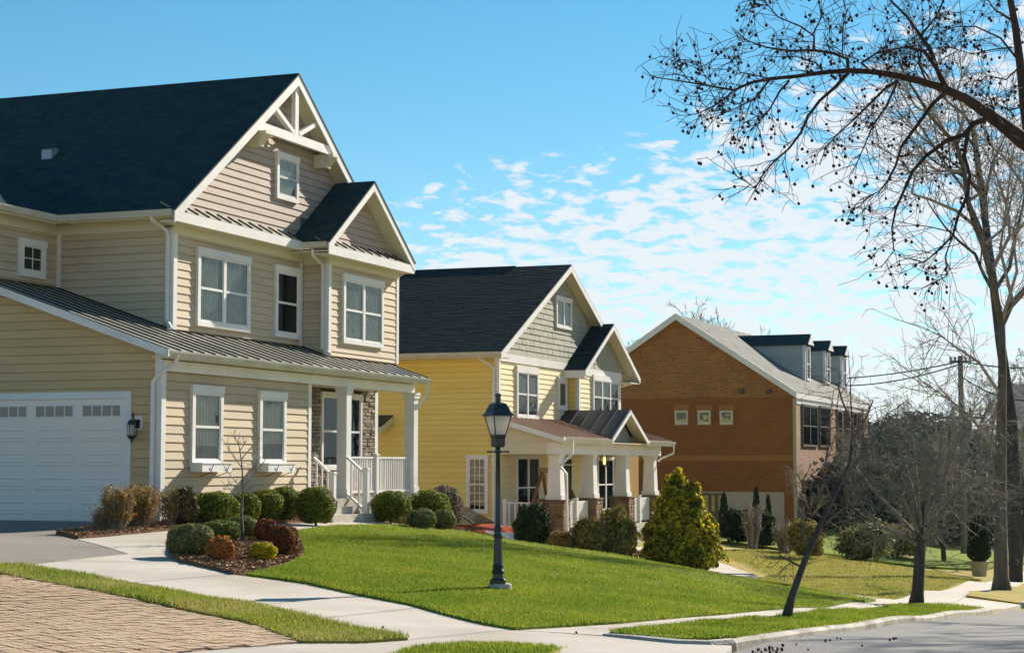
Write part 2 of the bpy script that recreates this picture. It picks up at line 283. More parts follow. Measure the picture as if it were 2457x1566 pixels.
class MB:
    def __init__(s):s.V=[];s.F=[]
    def add(s,V,Fc):
        n=len(s.V);s.V+= [tuple(v) for v in V];s.F+=[tuple(i+n for i in f) for f in Fc];return s
    def box(s,x0,x1,y0,y1,z0,z1):
        V=[(x,y,z) for z in (z0,z1) for y in (y0,y1) for x in (x0,x1)]
        return s.add(V,[(0,2,3,1),(4,5,7,6),(0,1,5,4),(2,6,7,3),(0,4,6,2),(1,3,7,5)])
    def prism(s,poly,d):   # poly: 3d points, d: extrusion vector
        n=len(poly);d=np.array(d,float);P=[np.array(p,float) for p in poly]
        return s.add(P+[p+d for p in P],[tuple(range(n))[::-1],tuple(range(n,2*n))]+[(i,(i+1)%n,n+(i+1)%n,n+i) for i in range(n)])
    def bar(s,a,b,w,h=None,up=(0,0,1)):
        a=Vector(a);b=Vector(b);h=h or w;d=(b-a).normalized();x=d.cross(Vector(up))
        if x.length<.01:x=d.cross(Vector((1,0,0)))
        x.normalize();y=x.cross(d);V=[p+x*(i*w/2)+y*(j*h/2) for p in(a,b) for i,j in((-1,-1),(1,-1),(1,1),(-1,1))]
        return s.add(V,[(3,2,1,0),(4,5,6,7),(0,1,5,4),(1,2,6,5),(2,3,7,6),(3,0,4,7)])
    def tube(s,pts,rad,k=6,cap=True,rot=0):
        n=len(pts);P=[Vector(p) for p in pts];rad=rad if hasattr(rad,'__len__') else [rad]*n
        base=len(s.V);x=None
        for i in range(n):
            d=(P[min(i+1,n-1)]-P[max(i-1,0)])
            if d.length<1e-6:d=Vector((0,0,1))
            d.normalize()
            if x is None:
                x=d.cross(Vector((0,0,1)))
                if x.length<.05:x=Vector((1,0,0))
            x=(x-d*x.dot(d));x.normalize();y=d.cross(x)
            for j in range(k):
                a=rot+2*math.pi*j/k;s.V.append(tuple(P[i]+(x*math.cos(a)+y*math.sin(a))*rad[i]))
        for i in range(n-1):
            for j in range(k):
                s.F.append((base+i*k+j,base+i*k+(j+1)%k,base+(i+1)*k+(j+1)%k,base+(i+1)*k+j))
        if cap:s.F.append(tuple(base+j for j in range(k))[::-1]);s.F.append(tuple(base+(n-1)*k+j for j in range(k)))
        return s
    def lathe(s,prof,c,k=16,rot=0):
        return s.tube([(c[0],c[1],c[2]+z) for r,z in prof],[max(r,.0005) for r,z in prof],k,rot=rot)
    def build(s,name,m,parent=None,smooth=False,loc=None): return build(name,s.V,s.F,m,parent,smooth,loc)
class FaceMap:   # wall coordinates: s along the wall, o outwards, z up.  'F' faces -Y (s=x), 'L' faces -X (s=y)
    def __init__(s,kind,c):s.k=kind;s.c=c
    def p(s,a,o,z): return (a,s.c-o,z) if s.k=='F' else (s.c-o,a,z)
    def box(s,mb,a0,a1,o0,o1,z0,z1):
        return mb.box(a0,a1,s.c-o1,s.c-o0,z0,z1) if s.k=='F' else mb.box(s.c-o1,s.c-o0,a0,a1,z0,z1)
    def at(s,u,v):
        p=hit(u,v,1 if s.k=='F' else 0,s.c);return (p[0] if s.k=='F' else p[1]),p[2]
def clip(poly,z0,z1):
    def cl(P,f):
        o=[]
        for i in range(len(P)):
            a,b=P[i],P[(i+1)%len(P)];fa,fb=f(a),f(b)
            if fa>=0:o.append(a)
            if (fa>=0)!=(fb>=0):
                t=fa/(fa-fb);o.append((a[0]+(b[0]-a[0])*t,a[1]+(b[1]-a[1])*t))
        return o
    P=cl(poly,lambda p:p[1]-z0)
    return cl(P,lambda p:z1-p[1]) if len(P)>2 else []
def clips(poly,s0,s1):
    sw=lambda P:[(b,a) for a,b in P]
    return sw(clip(sw(poly),s0,s1))
def siding(parent,fm,poly,m,h=.163,z0=None,name='siding_board',joints=.3,thick=.02,holes=()):
    zmin=min(p[1] for p in poly);zmax=max(p[1] for p in poly);z=z0 if z0 is not None else zmin;rr=random.Random(int(zmin*100+poly[0][0]*10))
    while z<zmax-.02:
        P=clip(poly,max(z,zmin),min(z+h-.006,zmax))
        if len(P)>2:
            a0=min(p[0] for p in P);a1=max(p[0] for p in P);cuts=[a0,a1]
            for (h0,h1,hz0,hz1) in holes:
                if hz0<z+h*.5<hz1: cuts+=[h0,h1]
            if a1-a0>2.2 and rr.random()<joints: cuts.append(a0+(a1-a0)*rr.uniform(.2,.8))
            cuts=sorted(cuts)
            for i in range(len(cuts)-1):
                c0,c1=cuts[i],cuts[i+1];mid=(c0+c1)/2
                if c1-c0<.03 or any(h0<mid<h1 and hz0<z+h*.5<hz1 for h0,h1,hz0,hz1 in holes): continue
                Q=clips(P,c0+(.0015 if i else 0),c1-(.0015 if i<len(cuts)-2 else 0))
                if len(Q)<3: continue
                fr=[fm.p(a,.003+thick*(1-(zz-z)/h),zz) for a,zz in Q];bk=[fm.p(a,-.012,zz) for a,zz in Q];n=len(Q)
                build(name,fr+bk,[tuple(range(n)),tuple(range(n,2*n))[::-1]]+[(j,(j+1)%n,n+(j+1)%n,n+j) for j in range(n)],m,parent)
        z+=h
def sheath(parent,fm,poly,m,t=.15,name='wall'):
    mb=MB();P=[fm.p(a,-.01,z) for a,z in poly];d=(0,t,0) if fm.k=='F' else (t,0,0);mb.prism(P,d);return mb.build(name,m,parent)
def window(parent,fm,a0,a1,z0,z1,n=1,cas=.10,head=.15,rail=True,muntin=None,blind=None,blind_m=None,bfrac=1.,sash=None,label=None,gl=None,sillw=True,divs=0,casm=None):
    """casing + sashes + panes. a0..z1 outer casing size"""
    sash=sash or M_white;gl=gl or M_glass
    mb=MB();t=.078
    fm.box(mb,a0,a0+cas,-.01,t,z0+cas,z1-head);fm.box(mb,a1-cas,a1,-.01,t,z0+cas,z1-head)
    fm.box(mb,a0-.02,a1+.02,-.01,t+.012,z1-head,z1);fm.box(mb,a0,a1,-.01,t+.004,z0,z0+cas)
    for i in range(1,n):
        c=a0+cas+(a1-a0-2*cas)*i/n;fm.box(mb,c-.045,c+.045,-.01,t-.003,z0+cas,z1-head)
    w=mb.build('window',casm or M_white,parent)
    if label:w['label']=label
    fr=MB()
    inner=MB();fm.box(inner,a0+cas,a1-cas,-.01,.027,z0+cas,z1-head);inner.build('dark_room_backing',M_int,w)  # dark board on the wall stands in for the unlit room
    for i in range(n):
        W=(a1-a0-2*cas)/n;l=a0+cas+W*i+(.045 if i else 0);r=a0+cas+W*(i+1)-(.045 if i<n-1 else 0);b=z0+cas;tp=z1-head;f=.04
        fm.box(fr,l,l+f,.024,.062,b,tp);fm.box(fr,r-f,r,.024,.062,b,tp);fm.box(fr,l+f,r-f,.024,.062,b,b+f);fm.box(fr,l+f,r-f,.024,.062,tp-f,tp)
        mid=(b+tp)/2
        if rail:fm.box(fr,l+f,r-f,.024,.066,mid-.025,mid+.025)
        rows=[(b+f,mid-.025),(mid+.025,tp-f)] if rail else [(b+f,tp-f)]
        for (p0,p1) in rows:
            mb=MB();fm.box(mb,l+f,r-f,.048,.052,p0,p1);mb.build('pane',gl,w)
            if muntin:
                for j in range(1,muntin[0]):
                    c=l+f+(r-f-l-f)*j/muntin[0];fm.box(fr,c-.01,c+.01,.046,.060,p0,p1)
                for j in range(1,muntin[1]):
                    c=p0+(p1-p0)*j/muntin[1];fm.box(fr,l+f,r-f,.046,.059,c-.01,c+.01)
        if blind:
            # pleated cloth surface
            V=[];Fq=[];K=24;zt=tp-f*.5;zb=zt-(zt-b)*bfrac
            for j in range(K+1):
                a=l+.02+(r-l-.04)*(j/K if blind=='full' else min(j/K*.82,1));o=.036+.005*math.sin(j*2.2+i)
                V+= [fm.p(a,o,zb),fm.p(a,o,zt)]
            Fq=[(2*j,2*j+2,2*j+3,2*j+1) for j in range(K)]
            build('blind' if blind=='full' else 'curtain',V,Fq,blind_m or M_shade,w)
    fr.build('frame',sash,w);return w
def shingles(parent,P0,ds,dt,Ls,Lt,m,ex=.14,tabw=.30,edge=None,name='shingle_roof'):
    """P0 eave corner, ds unit vector along the eave, dt unit vector up the slope; edge(t)->(s0,s1) range at slope distance t"""
    ds=np.array(ds,float);dt=np.array(dt,float);P0=np.array(P0,float);nrm=np.cross(ds,dt);nrm/=np.linalg.norm(nrm)
    if nrm[2]<0:nrm=-nrm
    V=[];Fq=[];t=0;row=0
    while t<Lt:
        t1=min(t+ex,Lt);s0,s1=edge(t) if edge else (0,Ls);e0,e1=edge(t1) if edge else (0,Ls)
        s=s0-((row*.37)%1)*tabw
        while s<s1:
            w=tabw*random.uniform(.55,1.25);a=max(s,s0);b=min(s+w,s1)
            if b-a>.01:
                at=max(a,e0) if e0>s0 else a; bt=min(b,e1) if e1<s1 else b
                if s<=s0: at=e0
                if s+w>=s1: bt=e1
                th=.009+random.choice((0,.0,.0015,.002));n=len(V)
                p=[P0+ds*a+dt*t+nrm*th,P0+ds*b+dt*t+nrm*th,P0+ds*max(bt,at)+dt*t1+nrm*.004,P0+ds*at+dt*t1+nrm*.004,P0+ds*a+dt*t,P0+ds*b+dt*t]
                V+=p;Fq+=[(n,n+1,n+2,n+3),(n+4,n+5,n+1,n)]
            s+=w
        t+=ex;row+=1
    return build(name,V,Fq,m,parent)
def slab(mb,pts,th=.12):   # roof deck under the shingles
    P=[np.array(p,float) for p in pts];n=np.cross(P[1]-P[0],P[2]-P[0]);n/=np.linalg.norm(n)
    if n[2]<0:n=-n
    mb.prism([p-n*th for p in P],n*(th-.002));return mb
def metal_roof(parent,fn,s0,s1,t0f,t1f,m,ms,step=.42,tdir='y',seam=.024,sh=.024,nm='roof'):
    """fn(s,t)->point; s across (eave direction), t up the slope; t0f,t1f give the ends at s"""
    n=max(1,round((s1-s0)/step));st=(s1-s0)/n
    for i in range(n):
        a,b=s0+i*st,s0+(i+1)*st
        q=[fn(a,t0f(a)),fn(b,t0f(b)),fn(b,t1f(b)),fn(a,t1f(a))];mb=MB();mb.prism([np.array(p)-np.array((0,0,.03)) for p in q],(0,0,.03));mb.build('metal_%s_panel'%nm,m,parent)
    for i in range(n+1):
        a=s0+i*st;p=np.array(fn(a,t0f(a)));q=np.array(fn(a,t1f(a)))
        if np.linalg.norm(q-p)<.06: continue
        mb=MB();mb.bar(p+(0,0,sh/2+.001),q+(0,0,sh/2+.001),seam,sh);mb.build('%s_seam'%nm,ms,parent)
# ---------------------------------------------------------------- ground sheets
def offset_poly(px): return [gh(u,v)[:2] for u,v in px]
def densify(P,st):
    out=[]
    for i in range(len(P)):
        a=np.array(P[i]);b=np.array(P[(i+1)%len(P)]);n=max(1,int(np.linalg.norm(b-a)/st))
        out+=[tuple(a+(b-a)*j/n) for j in range(n)]
    return out
def inside(px,py,poly):
    x=np.asarray(px);y=np.asarray(py);c=np.zeros(x.shape,bool);n=len(poly)
    for i in range(n):
        x0,y0=poly[i];x1,y1=poly[(i+1)%n]
        if y0==y1: continue
        c^=((y0>y)!=(y1>y))&(x<(x1-x0)*(y-y0)/(y1-y0)+x0)
    return c
def sheet(name,poly,m,off=0.,st=.5,skirt=.12,kind='structure',label=None,parent=None):
    P=densify(poly,st);xs=[p[0] for p in P];ys=[p[1] for p in P]
    gx,gy=np.meshgrid(np.arange(min(xs)+st/2,max(xs),st),np.arange(min(ys)+st/2,max(ys),st));gx=gx.ravel();gy=gy.ravel();k=inside(gx,gy,P);gx=gx[k];gy=gy[k]
    pts=[Vector(p) for p in P]+[Vector((a,b)) for a,b in zip(gx,gy)];n=len(P)
    vo,_,fo,*_r=delaunay_2d_cdt(pts,[(i,(i+1)%n) for i in range(n)],[],1,1e-4)
    X=np.array([v[0] for v in vo]);Y=np.array([v[1] for v in vo]);Z=gz(X,Y)+off
    V=[tuple(q) for q in np.stack([X,Y,Z],1)];Fc=[tuple(f) for f in fo]
    PZ=gz([p[0] for p in P],[p[1] for p in P])+off;b=len(V)
    for i in range(n): V+=[(P[i][0],P[i][1],PZ[i]),(P[i][0],P[i][1],PZ[i]-skirt)]
    for i in range(n): j=(i+1)%n;Fc.append((b+2*i,b+2*j,b+2*j+1,b+2*i+1))
    o=build(name,V,Fc,m,parent)
    if kind:o['kind']=kind
    if label:o['label']=label
    return o
def blades(name,poly,m,dens,h=(.03,.07),wd=.006,off=.02,fade=None,seed=1,clump=.0):
    r=np.random.default_rng(seed);P=np.array(poly);x0,y0=P.min(0);x1,y1=P.max(0);n=int((x1-x0)*(y1-y0)*dens)
    x=r.uniform(x0,x1,n);y=r.uniform(y0,y1,n);k=inside(x,y,poly)
    if fade is not None: k&=r.random(n)<fade(x,y)
    x=x[k];y=y[k];n=len(x);x=x+r.normal(0,.03,n);y=y+r.normal(0,.03,n);z=gz(x,y)+off;hh=r.uniform(h[0],h[1],n)*(1+.5*np.sin(x*3.1)*np.sin(y*2.7));a=r.uniform(0,2*np.pi,n);b=r.uniform(0,2*np.pi,n);ln=r.uniform(.1,.75,n)*hh
    w_=wd*r.uniform(.7,1.3,n);B=np.stack([x,y,z],1);dx=np.stack([np.cos(a)*w_,np.sin(a)*w_,0*a],1);T=B+np.stack([np.cos(b)*ln,np.sin(b)*ln,hh],1)
    V=np.stack([B-dx,B+dx,T],1).reshape(-1,3);Fq=np.arange(3*n).reshape(-1,3)
    o=build(name,V,Fq,m);o['kind']='stuff';return o
# base terrain
def grid_terrain():
    xs=np.concatenate([np.arange(-60,8,6),np.arange(8,66,.8),np.arange(66,130,4),np.arange(130,400,20),np.geomspace(400,4000,12)])
    ys=np.concatenate([-np.geomspace(3000,80,10),np.arange(-76,-8,6),np.arange(-8,30,.8),np.arange(30,80,4),np.geomspace(84,3000,16)])
    X,Y=np.meshgrid(xs,ys);Z=gz(X.ravel(),Y.ravel())-.10
    nx,ny=len(xs),len(ys);i=np.arange(nx-1)[None,:]+nx*np.arange(ny-1)[:,None];i=i.ravel()
    Fq=np.stack([i,i+1,i+1+nx,i+nx],1);o=build('ground',np.stack([X.ravel(),Y.ravel(),Z],1),Fq,M_dry,smooth=True);o['kind']='structure';return o
grid_terrain()
# ---------------------------------------------------------------- ground cover
LAWN=[(18.15,6.88),(20.43,9.11),(21.77,11.2),(21.95,12.2),(22.8,12.25),(24.2,12.68),(25.4,13.1),(27,13.95),(30.65,16.0),(33.3,16.5),(36,16.82),(38,16.6),(40,16.4),(44,15.6),(46.6,15.2),(46.3,12.5),(43.5,10.2),(40.3,7.9),(38.1,6.6),(33,6.3),(27.25,6.12),(20.4,6.42)]
PATH=[(20.37,14.58),(19.7,12.63),(18.57,10.26),(16.65,7.42),(17.87,5.85),(18.15,6.88),(20.43,9.11),(21.77,11.2),(21.89,12.35),(22.92,13.81),(23.91,14.58),(26.9,16.38),(28.8,16.3),(30.65,16.05),(33.3,16.52),(36,16.86),(37.9,16.65),(38,17.35),(34.9,17.5),(31,17.25),(27,17.3),(25.3,17.16),(23.49,15.0)]
ISL=[(23.91,14.58),(22.92,13.82),(21.92,12.36),(22.8,12.27),(24.2,12.7),(25.4,13.12),(27,13.97),(30.63,16.02),(28.8,16.28),(26.9,16.36)]
BED=[(25.6,17.3),(27,17.32),(31,17.28),(34.9,17.5),(34.9,18.2),(29.56,18.2),(29.5,18.75),(26.4,18.3)]
BED2=[(37.4,17.4),(38,17.36),(37.95,16.68),(40,16.45),(43.8,15.9),(44,19.5),(41.8,19.5),(41.8,18.0),(37.4,18.0)]
ASPH=[(23.47,15.02),(25.28,17.18),(26.4,18.32),(29.48,18.8),(29.5,26),(20,26),(20.3,17),(20.0,14.85),(20.4,14.6)]
STRIP=[(20.35,14.56),(19.68,12.62),(18.55,10.25),(16.63,7.44),(16.12,7.69),(15.79,8.16),(16.95,9.36),(17.69,10.81),(18.49,12.42),(19.27,14.17),(19.75,16),(20.2,15.9),(19.98,14.8)]
LANE=[(15.77,8.18),(16.93,9.38),(17.67,10.82),(18.47,12.43),(19.25,14.18),(19.73,16),(20,20),(16.6,20),(14.2,14.2),(12.6,9.6)]
APRON=[(15.79,8.14),(16.12,7.67),(16.65,7.40),(17.85,5.83),(17.68,5.5),(17.42,4.95),(17.5,4.42),(17,4.3),(9,4.3),(9,9.8),(12.6,9.58)]
PATCH=[(15.71,6.95),(16.28,6.65),(16.47,6.38),(16.24,5.72),(14.6,5.5),(14.3,6.8)]
VERGE=[(17.95,5.80),(21.4,5.66),(24.9,5.52),(30,5.5),(38.5,5.7),(39.3,5.35),(38.9,4.55),(36,4.55),(26.4,4.5),(18.0,4.5),(17.65,4.95)]
SIDEW=[(18.17,6.86),(20.4,6.40),(27.25,6.1),(33,6.28),(38.1,6.58),(45.8,7.15),(62.9,7.15),(80,7.6),(80,6.5),(67,6.3),(46.4,5.9),(39.6,5.8),(38.5,5.72),(30,5.52),(24.9,5.54),(21.4,5.68),(17.93,5.84)]
DRIVE2=[(38.15,6.63),(40.35,7.92),(43.55,10.2),(46.35,12.5),(46.7,15.3),(47.3,18),(47.3,26),(51.6,26),(51.6,17.5),(50.6,13),(46.5,9.5),(43.5,7.15),(41,6.9)]
VERGE2=[(46.6,5.85),(67,6.28),(80,6.45),(80,4.6),(46.2,4.55)]
WALK2=[(48.5,12.2),(54.5,16.9),(59.8,17.4),(60.9,18.2),(60.9,16.9),(57,16.2),(50.5,12.0)]
STREET=[(9,-4),(9,4.3),(17,4.3),(38.6,4.1),(80,4.4),(130,6),(130,-3),(80,-4)]
sheet('street',STREET,M_road,-.02,1.2)
sheet('pavement_apron',APRON,M_conc,.004)
sheet('driveway',ASPH,M_asph,-.004,.6);sheet('walkway',PATH,M_conc,.0,.35,.1)
sheet('pavement',SIDEW,M_conc,.002,.5);sheet('driveway',DRIVE2,M_conc,-.02,.7)
sheet('footpath',WALK2,M_conc,.0,.6)
sheet('driveway_apron',[(39.2,4.5),(39.6,5.78),(46.4,5.88),(46,4.5)],M_conc,-.004,.6)
# pavement joints as thin near-black strips laid just above the concrete
def joint(a,b):
    a=np.array(a);b=np.array(b);n=max(2,int(np.linalg.norm(b-a)/.25));P=a+(b-a)*np.linspace(0,1,n)[:,None];d=(b-a)/np.linalg.norm(b-a);q=np.array((-d[1],d[0]))*.006
    A=P+q;B=P-q;V=np.concatenate([np.stack([A[:,0],A[:,1],gz(A[:,0],A[:,1])+.0075],1),np.stack([B[:,0],B[:,1],gz(B[:,0],B[:,1])+.0075],1)])
    o=build('paving_joint',V,[(i,i+1,n+i+1,n+i) for i in range(n-1)],M_core);o['kind']='structure'
for a,b in [((16.7,7.45),(18.1,6.9)),((18.6,10.25),(21.1,10.1)),((17.9,9.0),(20.3,8.9)),((19.75,12.7),(22.0,12.35)),((21,14.9),(22.9,13.8)),((23.5,15),(23.95,14.6))]: joint(a,b)
sheet('mulch_bed',ISL,M_mulch,.05,.25);sheet('mulch_bed',BED,M_mulch,.04,.3);sheet('mulch_bed',BED2,M_mulch,.04,.3)
sheet('lawn',LAWN,M_lawn2,.03,.45);sheet('grass_strip',STRIP,M_lawn,.03,.25);sheet('grass_verge',VERGE,M_lawn2,.04,.3);sheet('grass_patch',PATCH,M_lawn,.04,.3);sheet('grass_verge',VERGE2,M_dry,.03,.8)
GLAWN=[(66,19),(84,16.5),(110,14),(110,9),(92,8.6),(78,9),(72,11.5),(67,14.5)]
sheet('lawn',GLAWN,M_lawn2,.0,.8,.06)
blades('grass',LAWN,M_grass,3400,(.015,.042),.007,.03,fade=lambda x,y:np.clip((36-x)/14,.12,1),seed=2)
blades('grass',STRIP,M_gdry,4200,(.012,.05),.006,.03,seed=3,fade=lambda x,y:.35+.65*np.clip(.5+.5*np.sin(x*2.3+y*1.1)+np.sin(y*3.7-x)*.4,0,1))
blades('grass',STRIP,M_grass,3000,(.015,.055),.006,.03,seed=13,fade=lambda x,y:np.clip(.5-.5*np.sin(x*2.3+y*1.1)-np.sin(y*3.7-x)*.4,.05,1))
blades('grass',VERGE,M_grass,3000,(.018,.05),.007,.04,fade=lambda x,y:np.clip((40-x)/18,.2,1),seed=4)
blades('grass',PATCH,M_grass,3600,(.015,.05),.006,.04,seed=5)
blades('grass',[(38.6,6.9),(41.5,7.1),(46,7.4),(62.8,7.4),(70,8.6),(68,14),(60,16),(52,12),(47,11.5),(44,10)],M_gdry,520,(.02,.06),.012,-.06,seed=21)
blades('grass',LAWN,M_gdry,330,(.015,.04),.007,.03,seed=23,fade=lambda x,y:np.clip(.3+.5*np.sin(x*1.3+y*.7)*np.sin(y*1.9-x*.6)+.25*np.sin(x*5+y*3),0.04,1))
def chips(poly,n,seed):
    r=np.random.default_rng(seed);P=np.array(poly);x0,y0=P.min(0);x1,y1=P.max(0);x=r.uniform(x0,x1,n);y=r.uniform(y0,y1,n);k=inside(x,y,poly);x=x[k];y=y[k];n=len(x);z=gz(x,y)+.06
    a=r.normal(size=(n,3));a/=np.linalg.norm(a,axis=1)[:,None];b=np.cross(a,r.normal(size=(n,3)));b/=np.linalg.norm(b,axis=1)[:,None];a[:,2]*=.4;C=np.stack([x,y,z],1)
    l=r.uniform(.015,.05,n)[:,None];w_=r.uniform(.006,.014,n)[:,None];V=np.stack([C-a*l-b*w_,C+a*l-b*w_,C+a*l+b*w_,C-a*l+b*w_],1).reshape(-1,3)
    o=build('mulch_chips',V,np.arange(4*n).reshape(-1,4),M_chip);o['kind']='stuff'
chips(ISL,26000,1);chips(BED,16000,2);chips(BED2,12000,3)
# kerb stones along the street
def kerb(path,name='kerb_stone',h=.13,step=3.0,top=.035,label=None):
    P=densify(path,.4)[:-1] if False else path
    seg=[];pts=[np.array(p,float) for p in path];L_=[0]
    for a,b in zip(pts,pts[1:]): L_.append(L_[-1]+np.linalg.norm(b-a))
    def at(s):
        i=min(max(np.searchsorted(L_,s)-1,0),len(pts)-2);t=(s-L_[i])/(L_[i+1]-L_[i]);return pts[i]+(pts[i+1]-pts[i])*t
    s=0
    root=bpy.data.objects.new('kerb',None);link(root);root['kind']='structure';root.location=(pts[0][0],pts[0][1],0);ORG[root.name]=np.array((pts[0][0],pts[0][1],0.))
    while s<L_[-1]-.1:
        e=min(s+step,L_[-1]);V=[];n=9;dz=random.uniform(-.004,.004)
        for j in range(n+1):
            q=s+.004+(e-s-.008)*j/n;p=at(q);d=at(min(q+.1,L_[-1]))-at(max(q-.1,0));d/=np.linalg.norm(d)+1e-9;nn=np.array((-d[1],d[0]))
            z=g1(p[0]+nn[0]*.3,p[1]+nn[1]*.3)+top+dz
            rr=random.uniform(-.004,.004)
            prof=[(.0,-h-.2),(.0+rr,-.035),(.03+rr,-.002),(.15,0),(.15,-.25)]
            V+=[(p[0]+nn[0]*a,p[1]+nn[1]*a,z+b) for a,b in prof]
        Fq=[(j*5+k,j*5+5+k,j*5+6+k,j*5+1+k) for j in range(n) for k in range(4)]+[(0,1,2,3,4),tuple(n*5+k for k in (4,3,2,1,0))]
        build(name,V,Fq,M_kerb,root);s=e
kerb([(17.86,5.86),(17.66,5.45),(17.45,4.95),(17.5,4.6),(17.8,4.43),(19,4.38),(26.4,4.36),(36,4.38),(38.9,4.35)])
kerb([(46.2,4.4),(60,4.4),(80,4.5),(100,5)],step=6)
# brick lane
la=R(62.5);ld=np.array((math.cos(la),math.sin(la)));ln_=np.array((-ld[1],ld[0]))
lane=sheet('brick_lane',LANE,M_sand,.0,.3)
c0=np.array((15.8,8.2));cand=[]
u_=.205
for i in range(-10,75):
    for j in range(-8,30):
        for k in range(2):
            if (i+j)%2==0: cc=c0+ld*(i*u_+u_/2)+ln_*(j*u_+u_*(.25+.5*k));hl,hw=u_/2-.0035,u_/4-.0035
            else: cc=c0+ld*(i*u_+u_*(.25+.5*k))+ln_*(j*u_+u_/2);hl,hw=u_/4-.0035,u_/2-.0035
            cand.append((cc[0],cc[1],hl,hw))
cand=np.array(cand);kk=inside(cand[:,0],cand[:,1],LANE);cand=cand[kk]
cam_d=np.hypot(cand[:,0],cand[:,1]);px=np.array([(lambda q:(U0+F*(q@rt)/(q@fw)))(np.array((c[0],c[1],.1))-CP) for c in cand])
vis=(px>-60)&(px<900)
order=np.argsort(np.where(vis,cam_d,999));cand=cand[order];pz=gz(cand[:,0],cand[:,1])
pv=[];pf=[]
def paver(c,z):
    V=[]
    for zz,ins in ((.004,0),(.016,0),(.022,.006)):
        for a,b in ((-1,-1),(1,-1),(1,1),(-1,1)):
            q=c[:2]+ld*a*(c[2]-ins)+ln_*b*(c[3]-ins);V.append((q[0],q[1],z+zz-.004))
    Fq=[(i,(i+1)%4,4+(i+1)%4,4+i) for i in range(4)]+[(4+i,4+(i+1)%4,8+(i+1)%4,8+i) for i in range(4)]+[(8,9,10,11)]
    return V,Fq
for i,c in enumerate(cand):
    V,Fq=paver(c,pz[i]+random.uniform(-.004,.004)+(.03*((c[0]-15.8)*ld[0]+(c[1]-8.2)*ld[1])*0))
    if i<300: build('paver',V,Fq,M_paver_o,lane)
    else:
        n=len(pv);pv+=V;pf+=[tuple(a+n for a in f) for f in Fq]
o=build('pavers',pv,pf,M_paver,lane);o['kind']='stuff'
# ================================================================= HOUSE 1 (tan)
xg,y1=29.56,18.24;xm,y2=32.15,19.6;y3=18.93;yw=22.38;ro=.35;yb=19.5
H1=thing('tan_house','large tan clapboard house with dark shingled gable roof and garage, nearest on the left','house',(34,20,.6))
zr=lambda y:3.855+.343*(y-17.89)     # lower metal roof plane
sl1=.72
rk=y2-.35
ex0,_,ez=hit(417,505,1,rk);ax,_,az=hit(714,180.5,1,rk);sl1=(az-ez)/(ax-ex0);ex1=2*ax-ex0
mz=lambda x:az-sl1*abs(x-ax)
bk=y3-.35
bx0,_,bz=hit(787,582,1,bk);bax,_,baz=hit(895.6,438.5,1,bk);sb=(baz-bz)/(bax-bx0);bx1=2*bax-bx0
xr=41.6
FG=FaceMap('L',xg);F1=FaceMap('F',y1);FM=FaceMap('L',xm);F2=FaceMap('F',y2);F3=FaceMap('F',y3);FW=FaceMap('F',yw);FB=FaceMap('F',yb)
zb=.66
# --- garage face
gpoly=[(y1,zb-.3),(26,zb-.3),(26,5.35),(yw,zr(yw)-.1),(y1,zr(y1)-.1)]
sheath(H1,FG,gpoly,M_sheath,.2)
gt0,gt1,gzt=18.98,24.2,3.0        # garage opening
siding(H1,FG,[(y1+.12,.75),(25.9,.75),(25.9,5.2),(yw,zr(yw)-.13),(y1+.12,zr(y1+.12)-.13)],M_board_garage,.163,.75,holes=[(gt0-.1,gt1+.1,.0,gzt+.1)],joints=.7)
mb=MB();FG.box(mb,gt0-.12,gt1+.12,-.01,.05,gzt,gzt+.13);FG.box(mb,gt0-.12,gt0,-.01,.047,.7,gzt);FG.box(mb,gt1,gt1+.12,-.01,.047,.7,gzt);mb.build('garage_door_trim',M_white,H1)
gd=MB();FG.box(gd,gt0,gt1,-.008,.004,.70,gzt);gdo=gd.build('garage_door',M_gdoor,H1)
nsec=5;sh_=(gzt-.72)/nsec
ncol=5;cw=(gt1-gt0)/ncol
for i in range(nsec):
    z0_=.72+i*sh_;mb=MB();FG.box(mb,gt0+.005,gt1-.005,.004,.016,z0_+.006,z0_+sh_-.006)
    s=mb.build('door_section',M_gdoor,gdo)
    for j in range(ncol):
        a0=gt0+j*cw+.09;a1=gt0+(j+1)*cw-.09
        mb=MB()
        if i<nsec-1:
            # raised panel with bevelled edge
            z0p,z1p=z0_+.10,z0_+sh_-.10
            for (ia,oa),(ib,ob) in (((0,.018),(.03,.030)),((.03,.030),(.055,.010)),((.055,.010),(.08,.028))):
                q0=[FG.p(a0+ia,oa+.001,z0p+ia),FG.p(a1-ia,oa+.001,z0p+ia),FG.p(a1-ia,oa+.001,z1p-ia),FG.p(a0+ia,oa+.001,z1p-ia)]
                q1=[FG.p(a0+ib,ob+.001,z0p+ib),FG.p(a1-ib,ob+.001,z0p+ib),FG.p(a1-ib,ob+.001,z1p-ib),FG.p(a0+ib,ob+.001,z1p-ib)]
                mb.add(q0+q1,[(k,(k+1)%4,4+(k+1)%4,4+k) for k in range(4)])
            mb.add(q1,[(0,1,2,3)]);mb.build('door_panel',M_gdoor,gdo)
        else:
            z0p,z1p=z0_+.10,z0_+sh_-.10
            FG.box(mb,a0,a1,.0165,.028,z0p,z0p+.03);FG.box(mb,a0,a1,.0165,.028,z1p-.03,z1p)
            for q in range(5): c=a0+(a1-a0)*q/4;FG.box(mb,c-(.0 if q==0 else .012),c+(.0 if q==4 else .012)+(.02 if q==0 else 0)-(0),.0165,.027,z0p+.03,z1p-.03)
            mb.build('door_window_frame',M_white,gdo)
            mb=MB();FG.box(mb,a0+.01,a1-.01,.0162,.019,z0p+.01,z1p-.01);mb.build('door_window_pane',mat('garage_window_glass%d'%j,(.10,.11,.08),.08,spec=.8) if j==0 else MATS['garage_window_glass0'],gdo)
